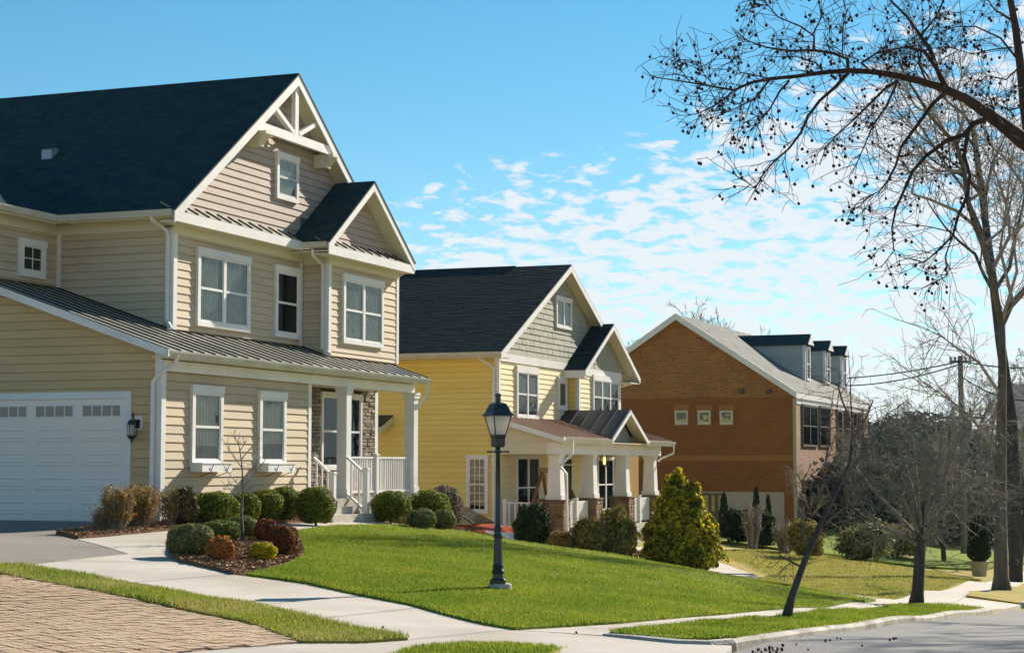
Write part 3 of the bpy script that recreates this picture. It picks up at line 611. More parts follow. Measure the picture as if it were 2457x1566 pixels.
# --- front ground floor wall
sheath(H1,F1,[(xg+.05,.3),(35.55,.3),(35.55,3.9),(xg+.05,3.9)],M_sheath,.2)
siding(H1,F1,[(xg+.12,.72),(35.45,.72),(35.45,3.52),(xg+.12,3.52)],M_board,.163,.72,joints=.35)
mb=MB();F1.box(mb,xg-.032,xg+.12,-.01,.03,.7,3.498);mb.build('corner_board',M_white,H1)
mb=MB();FG.box(mb,y1-.026,y1+.12,-.01,.028,.7,zr(y1)-.14);mb.build('corner_board',M_white,H1)
mb=MB();F1.box(mb,35.45,35.58,-.01,.03,.7,3.50);mb.build('corner_board',M_white,H1)
mb=MB();F1.box(mb,xg+.02,xg+6.2,.021,.03,.55,.72);mb.build('foundation_band',M_step,H1)
# fascia / frieze beam across wall and porch
mb=MB();mb.box(xg-.03,40.9,y1-.10,y1+.0-.032,3.50,3.70);fb=mb.build('porch_beam',M_white,H1)
mb=MB();mb.box(35.6,40.88,y1-.03,y1+.12,3.50,3.72);mb.build('porch_beam',M_white,H1)
mb=MB();mb.box(xg-.33,41.05,17.89,y1-.0,3.72,3.75);mb.build('soffit',M_cream,H1)
mb=MB();mb.box(35.58,40.9,y1+.12,yb,3.56,3.60);mb.build('porch_ceiling',M_cream,H1)
def gutter(parent,a,b,z,out,w_=.12,h_=.12):
    """a,b ends of the inner top line, out: outward unit vector"""
    a=np.array(a+(z,),float);b=np.array(b+(z,),float);o=np.array(out+(0,),float);up=np.array((0,0,1.))
    prof=[(0,0),(0,-h_),(.06,-h_),(w_-.01,-.03),(w_,0),(w_-.012,0),(.062,-h_+.012),(.01,-h_+.012)]
    mb=MB();mb.prism([a+o*p+up*q for p,q in prof],b-a);return mb.build('gutter',M_gutter,parent)
def spout(parent,pts,r=.042,m=None):
    mb=MB();mb.tube(pts,r,4,rot=math.pi/4);return mb.build('downspout',m or M_white,parent)
gutter(H1,(xg-.42,17.89),(41.1,17.89),3.84,(0,-1))
# shed metal roof
rs0=xg-ro;
def rf(s,t): return (s,t,zr(t)+.01)
def top_end(s): return yw if s<xm else (y2 if s<37.8 else (y3 if s<xr else y3+.1))
def top1(a): return top_end(a-.001 if a>xm+.2 else a)
segs=[(rs0,xm,lambda a:yw),(xm,37.78,lambda a:y2),(37.78,xr,lambda a:y3),(xr,41.15,None)]
metal_roof(H1,rf,rs0,xm,lambda a:17.87,lambda a:yw,M_mroof,M_seam,.45)
metal_roof(H1,rf,xm+.02,37.76,lambda a:17.87,lambda a:y2-.0,M_mroof,M_seam,.45)
metal_roof(H1,rf,37.78,41.12,lambda a:17.87,lambda a:y3-.0,M_mroof,M_seam,.45)
# rake board of the shed roof
mb=MB();P=[(rs0-.03,17.87,zr(17.87)-.13),(rs0-.03,yw+.3,zr(yw+.3)-.13),(rs0-.03,yw+.3,zr(yw+.3)+.02),(rs0-.03,17.87,zr(17.87)+.02)];mb.prism(P,(.04,0,0));mb.build('rake_board',M_white,H1)
mb=MB();P=[(rs0+.01,17.9,zr(17.9)-.11),(rs0+.01,yw+.3,zr(yw+.3)-.11),(rs0+.01,yw+.3,zr(yw+.3)-.09),(rs0+.01,17.9,zr(17.9)-.09)];mb.prism(P,(ro-.03,0,0));mb.build('soffit',M_cream,H1)
mb=MB();P=[(41.15,17.87,zr(17.87)-.13),(41.15,19.5,zr(19.5)-.13),(41.15,19.5,zr(19.5)+.02),(41.15,17.87,zr(17.87)+.02)];mb.prism(P,(.03,0,0));mb.build('rake_board',M_white,H1)
# --- upper side wall (faces the drive)
zt_f=6.50
def lowtop(y):return zr(y)+.06
sheath(H1,FM,[(y2,lowtop(y2)-.5),(34,lowtop(yw)-.5),(34,6.8),(y2,6.8)],M_sheath,.2)
siding(H1,FM,[(y2+.10,zr(y2+.1)+.05),(yw-.08,zr(yw-.08)+.05),(yw-.08,zt_f),(y2+.10,zt_f)],M_board,.163,4.42,joints=.25)
mb=MB();FM.box(mb,y2+.0,yw,.0,.04,zt_f,6.72);mb.build('frieze_board',M_cream,H1)
# --- upper front wall
sheath(H1,F2,[(xm,zr(y2)-.4),(xr,zr(y2)-.4),(xr,6.8),(xm,6.8)],M_sheath,.2)
siding(H1,F2,[(xm+.11,zr(y2)+.05),(37.7,zr(y2)+.05),(37.7,6.42),(xm+.11,6.42)],M_board,.163,4.42,joints=.3)
mb=MB();F2.box(mb,xm-.02,37.75,.0,.04,6.42,6.62);mb.build('frieze_board',M_cream,H1)
for fm,a,b,z0_,z1_ in ((F2,xm-.032,xm+.11,zr(y2)+.04,6.418),(FM,y2-.026,y2+.11,zr(y2)+.04,6.498),(F2,37.62,37.75,zr(y2)+.04,6.40)):
    mb=MB();fm.box(mb,a,b,-.01,.03 if fm.k=='F' else .028,z0_,z1_);mb.build('corner_board',M_white,H1)
mb=MB();FM.box(mb,yw-.1,yw,-.01,.03,zr(yw)+.03,zt_f);mb.build('corner_board',M_white,H1)
# --- wing wall
sheath(H1,FW,[(xg,4.5),(xm+.05,4.5),(xm+.05,6.9),(xg,6.9)],M_sheath,.2)
siding(H1,FW,[(xg+.1,zr(yw)+.04),(xm-.03,zr(yw)+.04),(xm-.03,zt_f),(xg+.1,zt_f)],M_board,.163,5.3,joints=.2)
mb=MB();FW.box(mb,xg,xm-.04,.0,.04,zt_f,6.74);mb.build('frieze_board',M_cream,H1)
FW2=FaceMap('L',xg);sheath(H1,FW2,[(yw,5),(28,5),(28,6.9),(yw,6.9)],M_board,.2)
# --- bump-out
xbl=37.78
FBL=FaceMap('L',xbl)
sheath(H1,F3,[(xbl,zr(y3)-.4),(xr,zr(y3)-.4),(xr,6.75),(xbl,6.75)],M_sheath,y2-y3)
siding(H1,F3,[(xbl+.11,zr(y3)+.05),(xr-.11,zr(y3)+.05),(xr-.11,6.36),(xbl+.11,6.36)],M_board,.163,4.2,joints=.15)
siding(H1,FBL,[(y3+.11,zr(y3+.1)+.05),(y2-.03,zr(y2)+.05),(y2-.03,6.36),(y3+.11,6.36)],M_board,.163,4.2)
for fm,a,b in ((F3,xbl-.032,xbl+.11),(F3,xr-.11,xr+.022),(FBL,y3-.026,y3+.11)):
    mb=MB();fm.box(mb,a,b,-.01,.03 if fm.k=='F' else .028,zr(y3)+.04,6.36);mb.build('corner_board',M_white,H1)
mb=MB();F3.box(mb,xbl-.04,xr+.02,.0,.04,6.36,6.56);mb.build('frieze_board',M_cream,H1);mb=MB();FBL.box(mb,y3+.0,y2-.04,.0,.04,6.36,6.56);mb.build('frieze_board',M_cream,H1)
# --- main gable wall and roof
gz0=6.95
gp=[(ex0+.35,gz0-.3),(ex1-.35,gz0-.3),(ax,mz(ax)-.2)]
sheath(H1,F2,[(ex0+.5,gz0-.4),(ex1-.5,gz0-.4),(ax,az-.35)],M_sheath,.3)
siding(H1,F2,[(ex0+.42,gz0),(ex1-.42,gz0),(ax+.1,az-.30),(ax-.1,az-.30)],M_board_gable,.163,gz0,joints=.55,holes=[(bx0+.6,ex1,6,7.4)])
yback=34.
ds=(0,1,0);dl=np.array((ax-ex0,0,az-ez));Ll=np.linalg.norm(dl);dt=dl/Ll
shingles(H1,(ex0-.02,rk-.03,ez+.02),ds,dt,yback-rk,Ll+.03,M_shingle,.145,.32)
mb=MB();slab(mb,[(ex0,rk,ez),(ex0,yback,ez),(ax,yback,az),(ax,rk,az)],.16);slab(mb,[(ex1,rk,ez),(ex1,yback,ez),(ax,yback,az),(ax,rk,az)],.16);mb.build('roof_deck',M_cream,H1)
dr=np.array((ax-ex1,0,az-ez));shingles(H1,(ex1+.02,rk-.03,ez+.02),ds,dr/Ll,yback-rk,Ll+.03,M_shingle,.145,.9)
# ridge cap pieces
for i in range(40):
    y0_=rk+i*.36;mb=MB();mb.prism([(ax-.13,y0_,az-.06),(ax,y0_,az+.045),(ax+.13,y0_,az-.06)],(0,.355,.0));o=mb.build('ridge_cap',M_shingle,H1)
def rake(parent,x0_,z0_,x1_,z1_,y,wd=.2,t=.035,m=None,name='rake_board'):
    mb=MB();mb.prism([(x0_,y,z0_),(x1_,y,z1_),(x1_,y,z1_-wd),(x0_,y,z0_-wd)],(0,t,0));return mb.build(name,m or M_white,parent)
rake(H1,ex0-.02,ez+.0,ax,az+.0,rk-.04,.24);rake(H1,ex1+.02,ez,ax,az,rk-.04,.24)
# drip edge
for (a,b,c,d) in ((ex0-.02,ez,ax,az),(ex1+.02,ez,ax,az)):
    rake(H1,a,b+.035,c,d+.035,rk-.055,.04,.02,M_seam,'drip_edge')
# wing roof, meeting the main slope in a valley
vz=hit(0,408,0,ex0+1);  # pick slope so that the valley passes here
best=None
for mm in np.linspace(.3,1.4,111):
    zr_=7.6;xv=ex0+(zr_-ez)/sl1;yv=yw-.35+(zr_-ez)/mm;q=np.array((xv,yv,zr_))-CP;uu=U0+F*(q@rt)/(q@fw);vv=V0-F*(q@upv)/(q@fw)
    tgt=408+(524-408)*uu/150
    if best is None or abs(vv-tgt)<best[0]: best=(abs(vv-tgt),mm)
mw=best[1];zwr=8.3;Lw=math.hypot(zwr-ez,(zwr-ez)/mw);dtw=np.array((0,(zwr-ez)/mw,zwr-ez))/Lw
wx0=26.5
shingles(H1,(wx0,yw-.37,ez+.02),(1,0,0),dtw,ex0-wx0,Lw,M_shingle,.145,.32,edge=lambda t:(0,ex0-wx0+(t*dtw[2])/sl1))
mb=MB();mb.prism([(wx0,yw-.36,ez-.14),(wx0,yw-.36,ez),(wx0,yw-.35+(zwr-ez)/mw,zwr)],(ex0-wx0,0,0));mb.build('roof_deck',M_cream,H1)
gutter(H1,(wx0,yw-.38),(ex0-.1,yw-.38),ez+.02,(0,-1));mb=MB();mb.box(wx0,ex0,yw-.36,yw,6.72,6.745);mb.build('soffit',M_cream,H1)
gutter(H1,(ex0-.0,yw-.4),(ex0,rk),ez+.02,(-1,0));mb=MB();mb.box(ex0,xm,rk,yw-.35,6.72,6.745);mb.build('soffit',M_cream,H1)
# pent roofs, fascia and soffits
def pent(x0_,x1_,yf,yw_,z,wallname=None):
    f=lambda s,t:(s,yf+(yw_-yf)*t,z+.02+.20*t)
    metal_roof(H1,f,x0_,x1_,lambda a:0,lambda a:1,M_mroof,M_seam,.46,seam=.025,sh=.03,nm='pent')
    mb=MB();mb.box(x0_-.05,x1_+.05,yf-.03,yf,z-.20,z+.0);mb.build('fascia',M_white,H1)
    mb=MB();mb.box(x0_,x1_,yf,yw_,z-.20,z-.17);mb.build('soffit',M_cream,H1)
pent(ex0+.05,bx0-.02,rk,y2,6.80)
pent(bx0+.05,bx1-.05,bk,y3,6.70)
# --- bump gable
sheath(H1,F3,[(xbl,6.5),(xr,6.5),(bax+.15,baz-.3),(bax-.15,baz-.3)],M_sheath,.3)
siding(H1,F3,[(xbl+.02,6.86),(xr-.02,6.86),(bax+.05,baz-.22),(bax-.05,baz-.22)],M_board_gable,.163,6.86)
dlb=np.array((bax-bx0,0,baz-bz));Lb=np.linalg.norm(dlb)
shingles(H1,(bx0-.02,bk-.03,bz+.02),ds,dlb/Lb,y2-bk,Lb+.03,M_shingle,.145,.32);shingles(H1,(bx1+.02,bk-.03,bz+.02),ds,dlb*(-1,1,1)/Lb,y2-bk,Lb+.03,M_shingle,.145,.6)
mb=MB();slab(mb,[(bx0,bk,bz),(bx0,y2,bz),(bax,y2,baz),(bax,bk,baz)],.15);slab(mb,[(bx1,bk,bz),(bx1,y2,bz),(bax,y2,baz),(bax,bk,baz)],.15);mb.build('roof_deck',M_cream,H1)
rake(H1,bx0-.02,bz,bax,baz,bk-.04,.2);rake(H1,bx1+.02,bz,bax,baz,bk-.04,.2)
for (a,b,c,d) in ((bx0-.02,bz,bax,baz),(bx1+.02,bz,bax,baz)): rake(H1,a,b+.035,c,d+.035,bk-.055,.04,.02,M_seam,'drip_edge')
gutter(H1,(bx0,y2-.3),(bx0,bk),bz+.02,(-1,0));mb=MB();mb.box(bx0,xbl,bk,y2,6.56,6.59);mb.build('soffit',M_cream,H1)
gutter(H1,(bx1,bk),(bx1,y2),bz+.02,(1,0));mb=MB();mb.box(xr,bx1,bk,y2,6.56,6.59);mb.build('soffit',M_cream,H1)
# --- gable truss
ty=rk+.0;tb=mz(35.3)-.0
bl=hit(622,296,1,ty);br=hit(790,366,1,ty)
tz=(bl[2]+br[2])/2;hw_=(az-tz)/sl1-.1
tr_=MB();tr_.prism([(ax-hw_,ty,tz-.10),(ax+hw_,ty,tz-.10),(ax+hw_-.15,ty,tz+.10),(ax-hw_+.15,ty,tz+.10)],(0,.10,0));tro=tr_.build('truss_chord',M_white,H1)
mb=MB();mb.box(ax-.08,ax+.08,ty+.003,ty+.105,tz+.10,az-.28);mb.build('truss_post',M_white,H1)
for s_ in (-1,1):
    mb=MB();mb.bar((ax+s_*.12,ty+.05,tz+.12),(ax+s_*.95,ty+.05,mz(ax+.95)-.27),.10,.11,up=(0,1,0));mb.build('truss_brace',M_white,H1)
    cx_=ax+s_*(hw_-.30);mb=MB()
    mb.box(cx_-.12,cx_+.12,ty+.02,y2,tz-.42,tz-.105);mb.prism([(cx_-.13,ty+.0,tz-.105),(cx_-.13,ty-.16,tz-.105),(cx_-.13,ty-.16,tz-.17),(cx_-.13,ty+.02,tz-.38)],(.26,0,0));mb.build('truss_corbel',M_cream,H1)
# --- windows of house 1
def wpx(fm,a,b,**k): 
    (s0,z1_),(s1,z0_)=fm.at(*a),fm.at(*b);return window(H1,fm,s0,s1,z0_,z1_,**k)
w1=wpx(F1,(455,922),(527,1117),blind='full',bfrac=.78);w2=wpx(F1,(617,937),(679,1117),blind='full',bfrac=.72)
wpx(F2,(469,591),(593,798),n=2,blind='side',blind_m=M_curt,sash=M_white)
wpx(F2,(656,634),(713,815),gl=M_glassd);wpx(F3,(819,655),(914,836),n=2,blind='full',blind_m=M_curt)
wpx(F2,(659,362),(710,490),blind='full',blind_m=M_shw,rail=True,sash=M_greyfr)
wpx(FW,(42,569),(103,671),rail=False,muntin=(2,2),head=.13,cas=.12)
# window boxes
for (u0_,v0_,u1_,v1_) in ((463,1112,534,1131),(622,1113,687,1131)):
    (a0,z1_),(a1,z0_)=F1.at(u0_,v0_),F1.at(u1_,v1_)
    a0=a0-.16;a1=a1-.16
    mb=MB();F1.box(mb,a0,a1,.03,.30,z0_-.0,z1_-.0);F1.box(mb,a0-.015,a1+.015,.02,.315,z1_,z1_+.022);b_=mb.build('window_box',M_white,H1)
    for q in (.3,.85):
        c=a0+(a1-a0)*q;mb=MB();mb.tube([(c,y1-.03,z0_-.10),(c,y1-.29,z0_-.012),(c,y1-.318,z0_+.08),(c+.03,y1-.33,z1_-.02)],.008,5);mb.build('box_bracket',M_black,b_)
# --- porch
mb=MB();mb.box(35.6,40.95,17.98,yb,.5,1.03);mb.build('porch_floor',M_step,H1)
# steps
for i,(yy,zz) in enumerate(((17.45,.70),(17.70,.865),(17.95,1.03))):
    mb=MB();mb.box(35.45 if i else 35.1,36.95 if i else 37.25,yy,17.98 if i<2 else 17.99,.3,zz-.001*i);mb.build('step',M_step,H1)
sheath(H1,FB,[(35.5,.5),(xr,.5),(xr,3.7),(35.5,3.7)],M_mortar,.2)
mb=MB();mb.box(xr-.0,xr+.02,yb-.03,yb+8,.3,6.5);mb.build('wall',M_board,H1)
mb=MB();FB.box(mb,xr-.16,xr+.01,-.01,.05,1.03,3.55);mb.build('corner_board',M_white,H1)
(pw0,pwz1),(pw1,pwz0)=FB.at(766,945),FB.at(862,1127)
window(H1,FB,pw0,pw1,pwz0,3.47,n=2,blind='full',blind_m=M_shade,bfrac=.45,gl=M_glassd,cas=.09,head=.10)
def stones(parent,fm,a0,a1,z0_,z1_,m,hr=(.055,.11),wr=(.14,.34),dep_=(.02,.06),seed=0,name='stone'):
    r=random.Random(seed);z=z0_
    while z<z1_-.02:
        h=min(r.uniform(*hr),z1_-z);a=a0
        while a<a1-.02:
            w_=min(r.uniform(*wr),a1-a)
            if a1-a-w_<.07:w_=a1-a
            d=r.uniform(*dep_);g=.006;V=[];j=lambda:r.uniform(-.006,.006)
            c=[(a+g,z+g),(a+w_-g,z+g),(a+w_-g,z+h-g),(a+g,z+h-g)];cc=((a+a+w_)/2,z+h/2)
            b_=[fm.p(p,-.01,q) for p,q in c];f1=[fm.p(p+j(),d-.012,q+j()*.5) for p,q in c];f2=[fm.p(p+(cc[0]-p)*.14+j(),d+j(),q+(cc[1]-q)*.22) for p,q in c]
            V=b_+f1+f2;Fq=[(i,(i+1)%4,4+(i+1)%4,4+i) for i in range(4)]+[(4+i,4+(i+1)%4,8+(i+1)%4,8+i) for i in range(4)]+[(8,9,10,11)]
            build(name,V,Fq,m,parent);a+=w_
        z+=h
stones(H1,FB,36.05,pw0,1.03,3.55,M_stone,seed=1);stones(H1,FB,pw1,xr-.17,1.03,3.55,M_stone,seed=2);stones(H1,FB,pw0,pw1,1.03,pwz0,M_stone,seed=3)
def post(parent,x,y,z0_,z1_,w_=.24,m=None):
    mb=MB();h=w_/2;mb.box(x-h,x+h,y-h,y+h,z0_+.22,z1_-.14);mb.box(x-h-.025,x+h+.025,y-h-.025,y+h+.025,z0_,z0_+.219);mb.box(x-h-.03,x+h+.03,y-h-.03,y+h+.03,z1_-.139,z1_-.06);mb.box(x-h-.045,x+h+.045,y-h-.045,y+h+.045,z1_-.059,z1_);return mb.build('porch_post',m or M_white,parent)
post(H1,37.07,18.16,1.03,3.50);post(H1,40.75,18.16,1.03,3.50)
def railing(parent,a,b,z0_,z1_,step=.115,bal=.032,rail_=.05,zs=None,name='baluster',midpost=False):
    """a,b (x,y) ends; z at a and at b via zs=(dz)"""
    dz=zs or 0;a=np.array(a,float);b=np.array(b,float);L_=np.linalg.norm(b-a);n=int(L_/step)
    A0=(a[0],a[1],z0_);A1=(a[0],a[1],z1_);B0=(b[0],b[1],z0_+dz);B1=(b[0],b[1],z1_+dz)
    mb=MB();mb.bar(A1,B1,.065,.045);mb.build('top_rail',M_white,parent);mb=MB();mb.bar(A0,B0,.055,.05);mb.build('bottom_rail',M_white,parent)
    for i in range(1,n+1):
        t=(i-.5)/n;p=a+(b-a)*t;mb=MB();mb.box(p[0]-bal/2,p[0]+bal/2,p[1]-bal/2,p[1]+bal/2,z0_+dz*t+.02,z1_+dz*t-.02);mb.build(name,M_white,parent)
railing(H1,(37.2,18.16),(38.66,18.16),1.16,1.93);railing(H1,(38.8,18.16),(40.62,18.16),1.16,1.93);railing(H1,(40.75,18.3),(40.75,19.4),1.16,1.93)
def newel(parent,x,y,z0_,z1_,w_=.12):
    mb=MB();mb.box(x-w_/2,x+w_/2,y-w_/2,y+w_/2,z0_,z1_-.05);mb.box(x-w_/2-.015,x+w_/2+.015,y-w_/2-.015,y+w_/2+.015,z1_-.049,z1_-.02);mb.box(x-w_/2-.0,x+w_/2+.0,y-w_/2,y+w_/2,z1_-.02,z1_);mb.build('newel_post',M_white,parent)
newel(H1,38.73,18.16,1.03,2.02);newel(H1,36.9,17.53,.70,1.70);newel(H1,35.25,17.53,.70,1.62)
railing(H1,(36.98,18.03),(36.9,17.6),1.12,1.93,.15,zs=-.32);railing(H1,(35.5,18.10),(35.28,17.6),1.15,1.92,.14,zs=-.34)
mb=MB();mb.bar((35.75,18.22,1.05),(35.75,18.22,1.06),.01);  # --- downspouts
spout(H1,[(xg-.12,17.83,3.74),(xg-.14,17.85,3.64),(xg-.09,18.25,3.42),(xg-.09,18.36,3.30),(xg-.09,18.36,.75)],.05)
spout(H1,[(ex0-.02,19.75,6.74),(ex0+.02,19.75,6.64),(xm-.09,19.70,6.45),(xm-.09,19.68,6.3),(xm-.09,19.68,zr(19.68)+.2),(xm-.22,19.5,zr(19.5)+.08)])
spout(H1,[(bx0-.03,18.95,6.62),(bx0+.05,18.98,6.48),(xbl-.09,19.03,6.3),(xbl-.09,19.03,zr(19)+.18),(xbl-.12,18.8,zr(18.8)+.08)])
spout(H1,[(bx1+.05,18.75,6.6),(xr+.07,18.98,6.4),(xr+.07,19.0,zr(19)+.1)],.04,M_gutter)
spout(H1,[(41.0,17.83,3.74),(40.98,17.87,3.45),(40.9,18.05,3.15),(40.89,18.16,3.10),(40.90,18.2,1.1)],.045)
# roof vent
vz_=hit(122,370,0,33.3);vx=33.6;vp=None
for q in np.linspace(ex0,ax,200):
    p=hit(122,372,0,q)
    if abs(p[2]-mz(q))<.05: vp=p;break
if vp is not None:
    mb=MB();mb.box(vp[0]-.16,vp[0]+.08,vp[1]-.13,vp[1]+.13,vp[2]-.12,vp[2]+.10);mb.prism([(vp[0]-.2,vp[1]-.15,vp[2]+.10),(vp[0]+.1,vp[1]-.15,vp[2]+.10),(vp[0]+.02,vp[1]-.15,vp[2]+.15)],(0,.3,0));mb.build('roof_vent',mat('vent_metal',(.35,.38,.42),.5,metal=.4),H1)
# wall lantern
wl=hx(332,1010,xg);wy=wl[1]-.0
WL=MB();WL.prism([(xg-.025,wy-.06,2.40),(xg-.025,wy+.05,2.40),(xg-.025,wy+.09,2.47),(xg-.025,wy+.09,2.60),(xg-.025,wy+.05,2.67),(xg-.025,wy-.06,2.67),(xg-.025,wy-.10,2.60),(xg-.025,wy-.10,2.47)],(.02,0,0))
lb=WL.build('lantern_back_plate',M_white,H1);lx,ly=xg-.17,wy+.03
mb=MB();mb.tube([(xg-.03,wy,2.5),(xg-.1,wy,2.58),(lx,ly,2.68),(lx+.03,ly,2.72),(lx+.05,ly,2.66)],.012,6);mb.lathe([(.02,2.60),(.06,2.585),(.085,2.53),(.09,2.51),(.09,2.50)],(lx,ly,0),10);mb.lathe([(.09,2.31),(.09,2.29),(.06,2.25),(.02,2.22),(.012,2.18),(.002,2.14)],(lx,ly,0),10)
for k_ in range(6):
    a=k_*math.pi/3;mb.bar((lx+.085*math.cos(a),ly+.085*math.sin(a),2.31),(lx+.085*math.cos(a),ly+.085*math.sin(a),2.50),.01)
mb.prism([(xg-.03,wy-.05,2.44),(xg-.03,wy+.05,2.44),(xg-.03,wy+.06,2.6),(xg-.03,wy-.06,2.6)],(-.03,0,0))
mb.build('wall_lantern',M_black,H1);mb=MB();mb.lathe([(.06,2.31),(.06,2.5)],(lx,ly,0),10);mb.build('lantern_glass',M_frost,H1)
# body closing the back
mb=MB();mb.box(xm+.25,xr-.05,y2+.35,33.5,.4,6.7);mb.box(xg+.25,xm+.2,y1+.3,33.5,.4,3.8);mb.build('wall',M_board,H1,)
# ================================================================= HOUSE 2 (yellow)
X2,Y2=53.37,20.83;YP=18.94;XR2=64.6;YB2=20.43;XI2=59.9
H2=thing('yellow_house','yellow clapboard house with dark roof and stone-pier porch, between tan and brick buildings','house',(59,22,-.6))
E2=FaceMap('L',X2);G2=FaceMap('F',Y2);B2=FaceMap('F',YB2);BL2=FaceMap('L',XI2)
rk2=Y2-.4
e2=hit(1201,845,1,rk2);a2=hit(1369,637,1,rk2);sl2=(a2[2]-e2[2])/(a2[0]-e2[0]);ex2=2*a2[0]-e2[0];m2z=lambda x:a2[2]-sl2*abs(x-a2[0])
bk2=YB2-.4;b2=hit(1403,888,1,bk2);c2=hit(1471,779,1,bk2);sb2=(c2[2]-b2[2])/(c2[0]-b2[0]);bx2=2*c2[0]-b2[0]
zt2=5.02;zg2=-.45
sheath(H2,E2,[(Y2,-1.2),(36,-1.2),(36,5.3),(Y2,5.3)],M_ysh,.2)
siding(H2,E2,[(Y2+.12,zg2),(33,zg2),(33,5.05),(Y2+.12,5.05)],M_ybo,.165,zg2,joints=.9)
mb=MB();E2.box(mb,Y2,33,.0,.035,5.05,5.2);mb.build('frieze_board',M_cream,H2)
sheath(H2,G2,[(X2,-.6),(XR2,-.6),(XR2,5.3),(X2,5.3)],M_ysh,.2)
siding(H2,G2,[(X2+.12,2.3),(XI2,2.3),(XI2,4.98),(X2+.12,4.98)],M_ybf,.165,2.3)
siding(H2,G2,[(X2+.12,-.1),(XR2,-.1),(XR2,2.2),(X2+.12,2.2)],M_ybf,.165,-.1,joints=.1)
sheath(H2,B2,[(XI2,2.3),(XR2,2.3),(XR2,5.1),(XI2,5.1)],M_ysh,Y2-YB2)
siding(H2,B2,[(XI2+.12,2.6),(XR2-.12,2.6),(XR2-.12,4.85),(XI2+.12,4.85)],M_ybf,.165,2.6)
siding(H2,BL2,[(YB2+.1,2.6),(Y2-.03,2.6),(Y2-.03,4.85),(YB2+.1,4.85)],M_ybo,.165,2.6)
for fm,a,b,z0_,z1_ in ((E2,Y2-.026,Y2+.12,-.9,5.05),(G2,X2-.034,X2+.12,-.9,4.998),(B2,XI2-.034,XI2+.12,2.5,4.848),(BL2,YB2-.026,YB2+.1,2.5,4.848),(B2,XR2-.12,XR2+.022,2.5,4.848)):
    mb=MB();fm.box(mb,a,b,-.01,.032 if fm.k=='F' else .03,z0_,z1_);mb.build('corner_board',M_white,H2)
mb=MB();G2.box(mb,X2-.35,XI2-.0,-.01,.05,5.0,5.26);mb.build('band_board',M_white,H2)
mb=MB();B2.box(mb,XI2-.1,XR2+.05,-.01,.05,4.85,5.12);mb.build('band_board',M_white,H2)
# shake gables: each course a part, slit into shakes
def shakes(parent,fm,poly,h=.19,seed=0):
    zmin=min(p[1] for p in poly);zmax=max(p[1] for p in poly);z=zmin;r=random.Random(seed)
    while z<zmax-.02:
        P=clip(poly,z,min(z+h,zmax))
        if len(P)>2:
            V=[];Fq=[];a0=min(p[0] for p in P);a1=max(p[0] for p in P);a=a0
            while a<a1:
                w_=r.uniform(.09,.2);Q=clips(P,a+.005,min(a+w_,a1));a+=w_
                if len(Q)<3: continue
                n=len(V);o=r.uniform(0,.008);V+=[fm.p(s,.004+o+.022*(1-(zz-z)/h),zz) for s,zz in Q]+[fm.p(s,-.005,zz) for s,zz in Q];k=len(Q)
                Fq+=[tuple(range(n,n+k))]+[(n+j,n+(j+1)%k,n+k+(j+1)%k,n+k+j) for j in range(k)]
            if V:build('shake_course',V,Fq,M_shake,parent)
        z+=h
sheath(H2,G2,[(e2[0]+.6,5.2),(ex2-.6,5.2),(a2[0],a2[2]-.3)],M_ysh,.3);shakes(H2,G2,[(e2[0]+.5,5.27),(ex2-.5,5.27),(a2[0]+.1,a2[2]-.22),(a2[0]-.1,a2[2]-.22)],seed=1)
sheath(H2,B2,[(b2[0]+.6,5.1),(bx2-.6,5.1),(c2[0],c2[2]-.3)],M_ysh,.3);shakes(H2,B2,[(b2[0]+.4,5.13),(bx2-.4,5.13),(c2[0]+.05,c2[2]-.22),(c2[0]-.05,c2[2]-.22)],seed=2)
d2=np.array((a2[0]-e2[0],0,a2[2]-e2[2]));L2=np.linalg.norm(d2);ybk2=36
shingles(H2,(e2[0]-.02,rk2-.03,e2[2]+.02),(0,1,0),d2/L2,ybk2-rk2,L2+.03,M_shingle2,.15,.4);shingles(H2,(ex2+.02,rk2-.03,e2[2]+.02),(0,1,0),d2*(-1,1,1)/L2,ybk2-rk2,L2+.03,M_shingle2,.15,1.2)
mb=MB();slab(mb,[(e2[0],rk2,e2[2]),(e2[0],ybk2,e2[2]),(a2[0],ybk2,a2[2]),(a2[0],rk2,a2[2])],.14);slab(mb,[(ex2,rk2,e2[2]),(ex2,ybk2,e2[2]),(a2[0],ybk2,a2[2]),(a2[0],rk2,a2[2])],.14);mb.build('roof_deck',M_cream,H2)
mb=MB();mb.prism([(a2[0]-.14,rk2+2,a2[2]-.05),(a2[0],rk2+2,a2[2]+.07),(a2[0]+.14,rk2+2,a2[2]-.05)],(0,ybk2-rk2-2,0));mb.build('ridge_vent',M_shingle2,H2)
rake(H2,e2[0]-.02,e2[2],a2[0],a2[2],rk2-.04,.22);rake(H2,ex2+.02,e2[2],a2[0],a2[2],rk2-.04,.22)
db=np.array((c2[0]-b2[0],0,c2[2]-b2[2]));Lb2=np.linalg.norm(db)
shingles(H2,(b2[0]-.02,bk2-.03,b2[2]+.02),(0,1,0),db/Lb2,Y2-bk2,Lb2+.03,M_shingle2,.15,.4);shingles(H2,(bx2+.02,bk2-.03,b2[2]+.02),(0,1,0),db*(-1,1,1)/Lb2,Y2-bk2,Lb2+.03,M_shingle2,.15,.8)
mb=MB();slab(mb,[(b2[0],bk2,b2[2]),(b2[0],Y2,b2[2]),(c2[0],Y2,c2[2]),(c2[0],bk2,c2[2])],.13);slab(mb,[(bx2,bk2,b2[2]),(bx2,Y2,b2[2]),(c2[0],Y2,c2[2]),(c2[0],bk2,c2[2])],.13);mb.build('roof_deck',M_cream,H2)
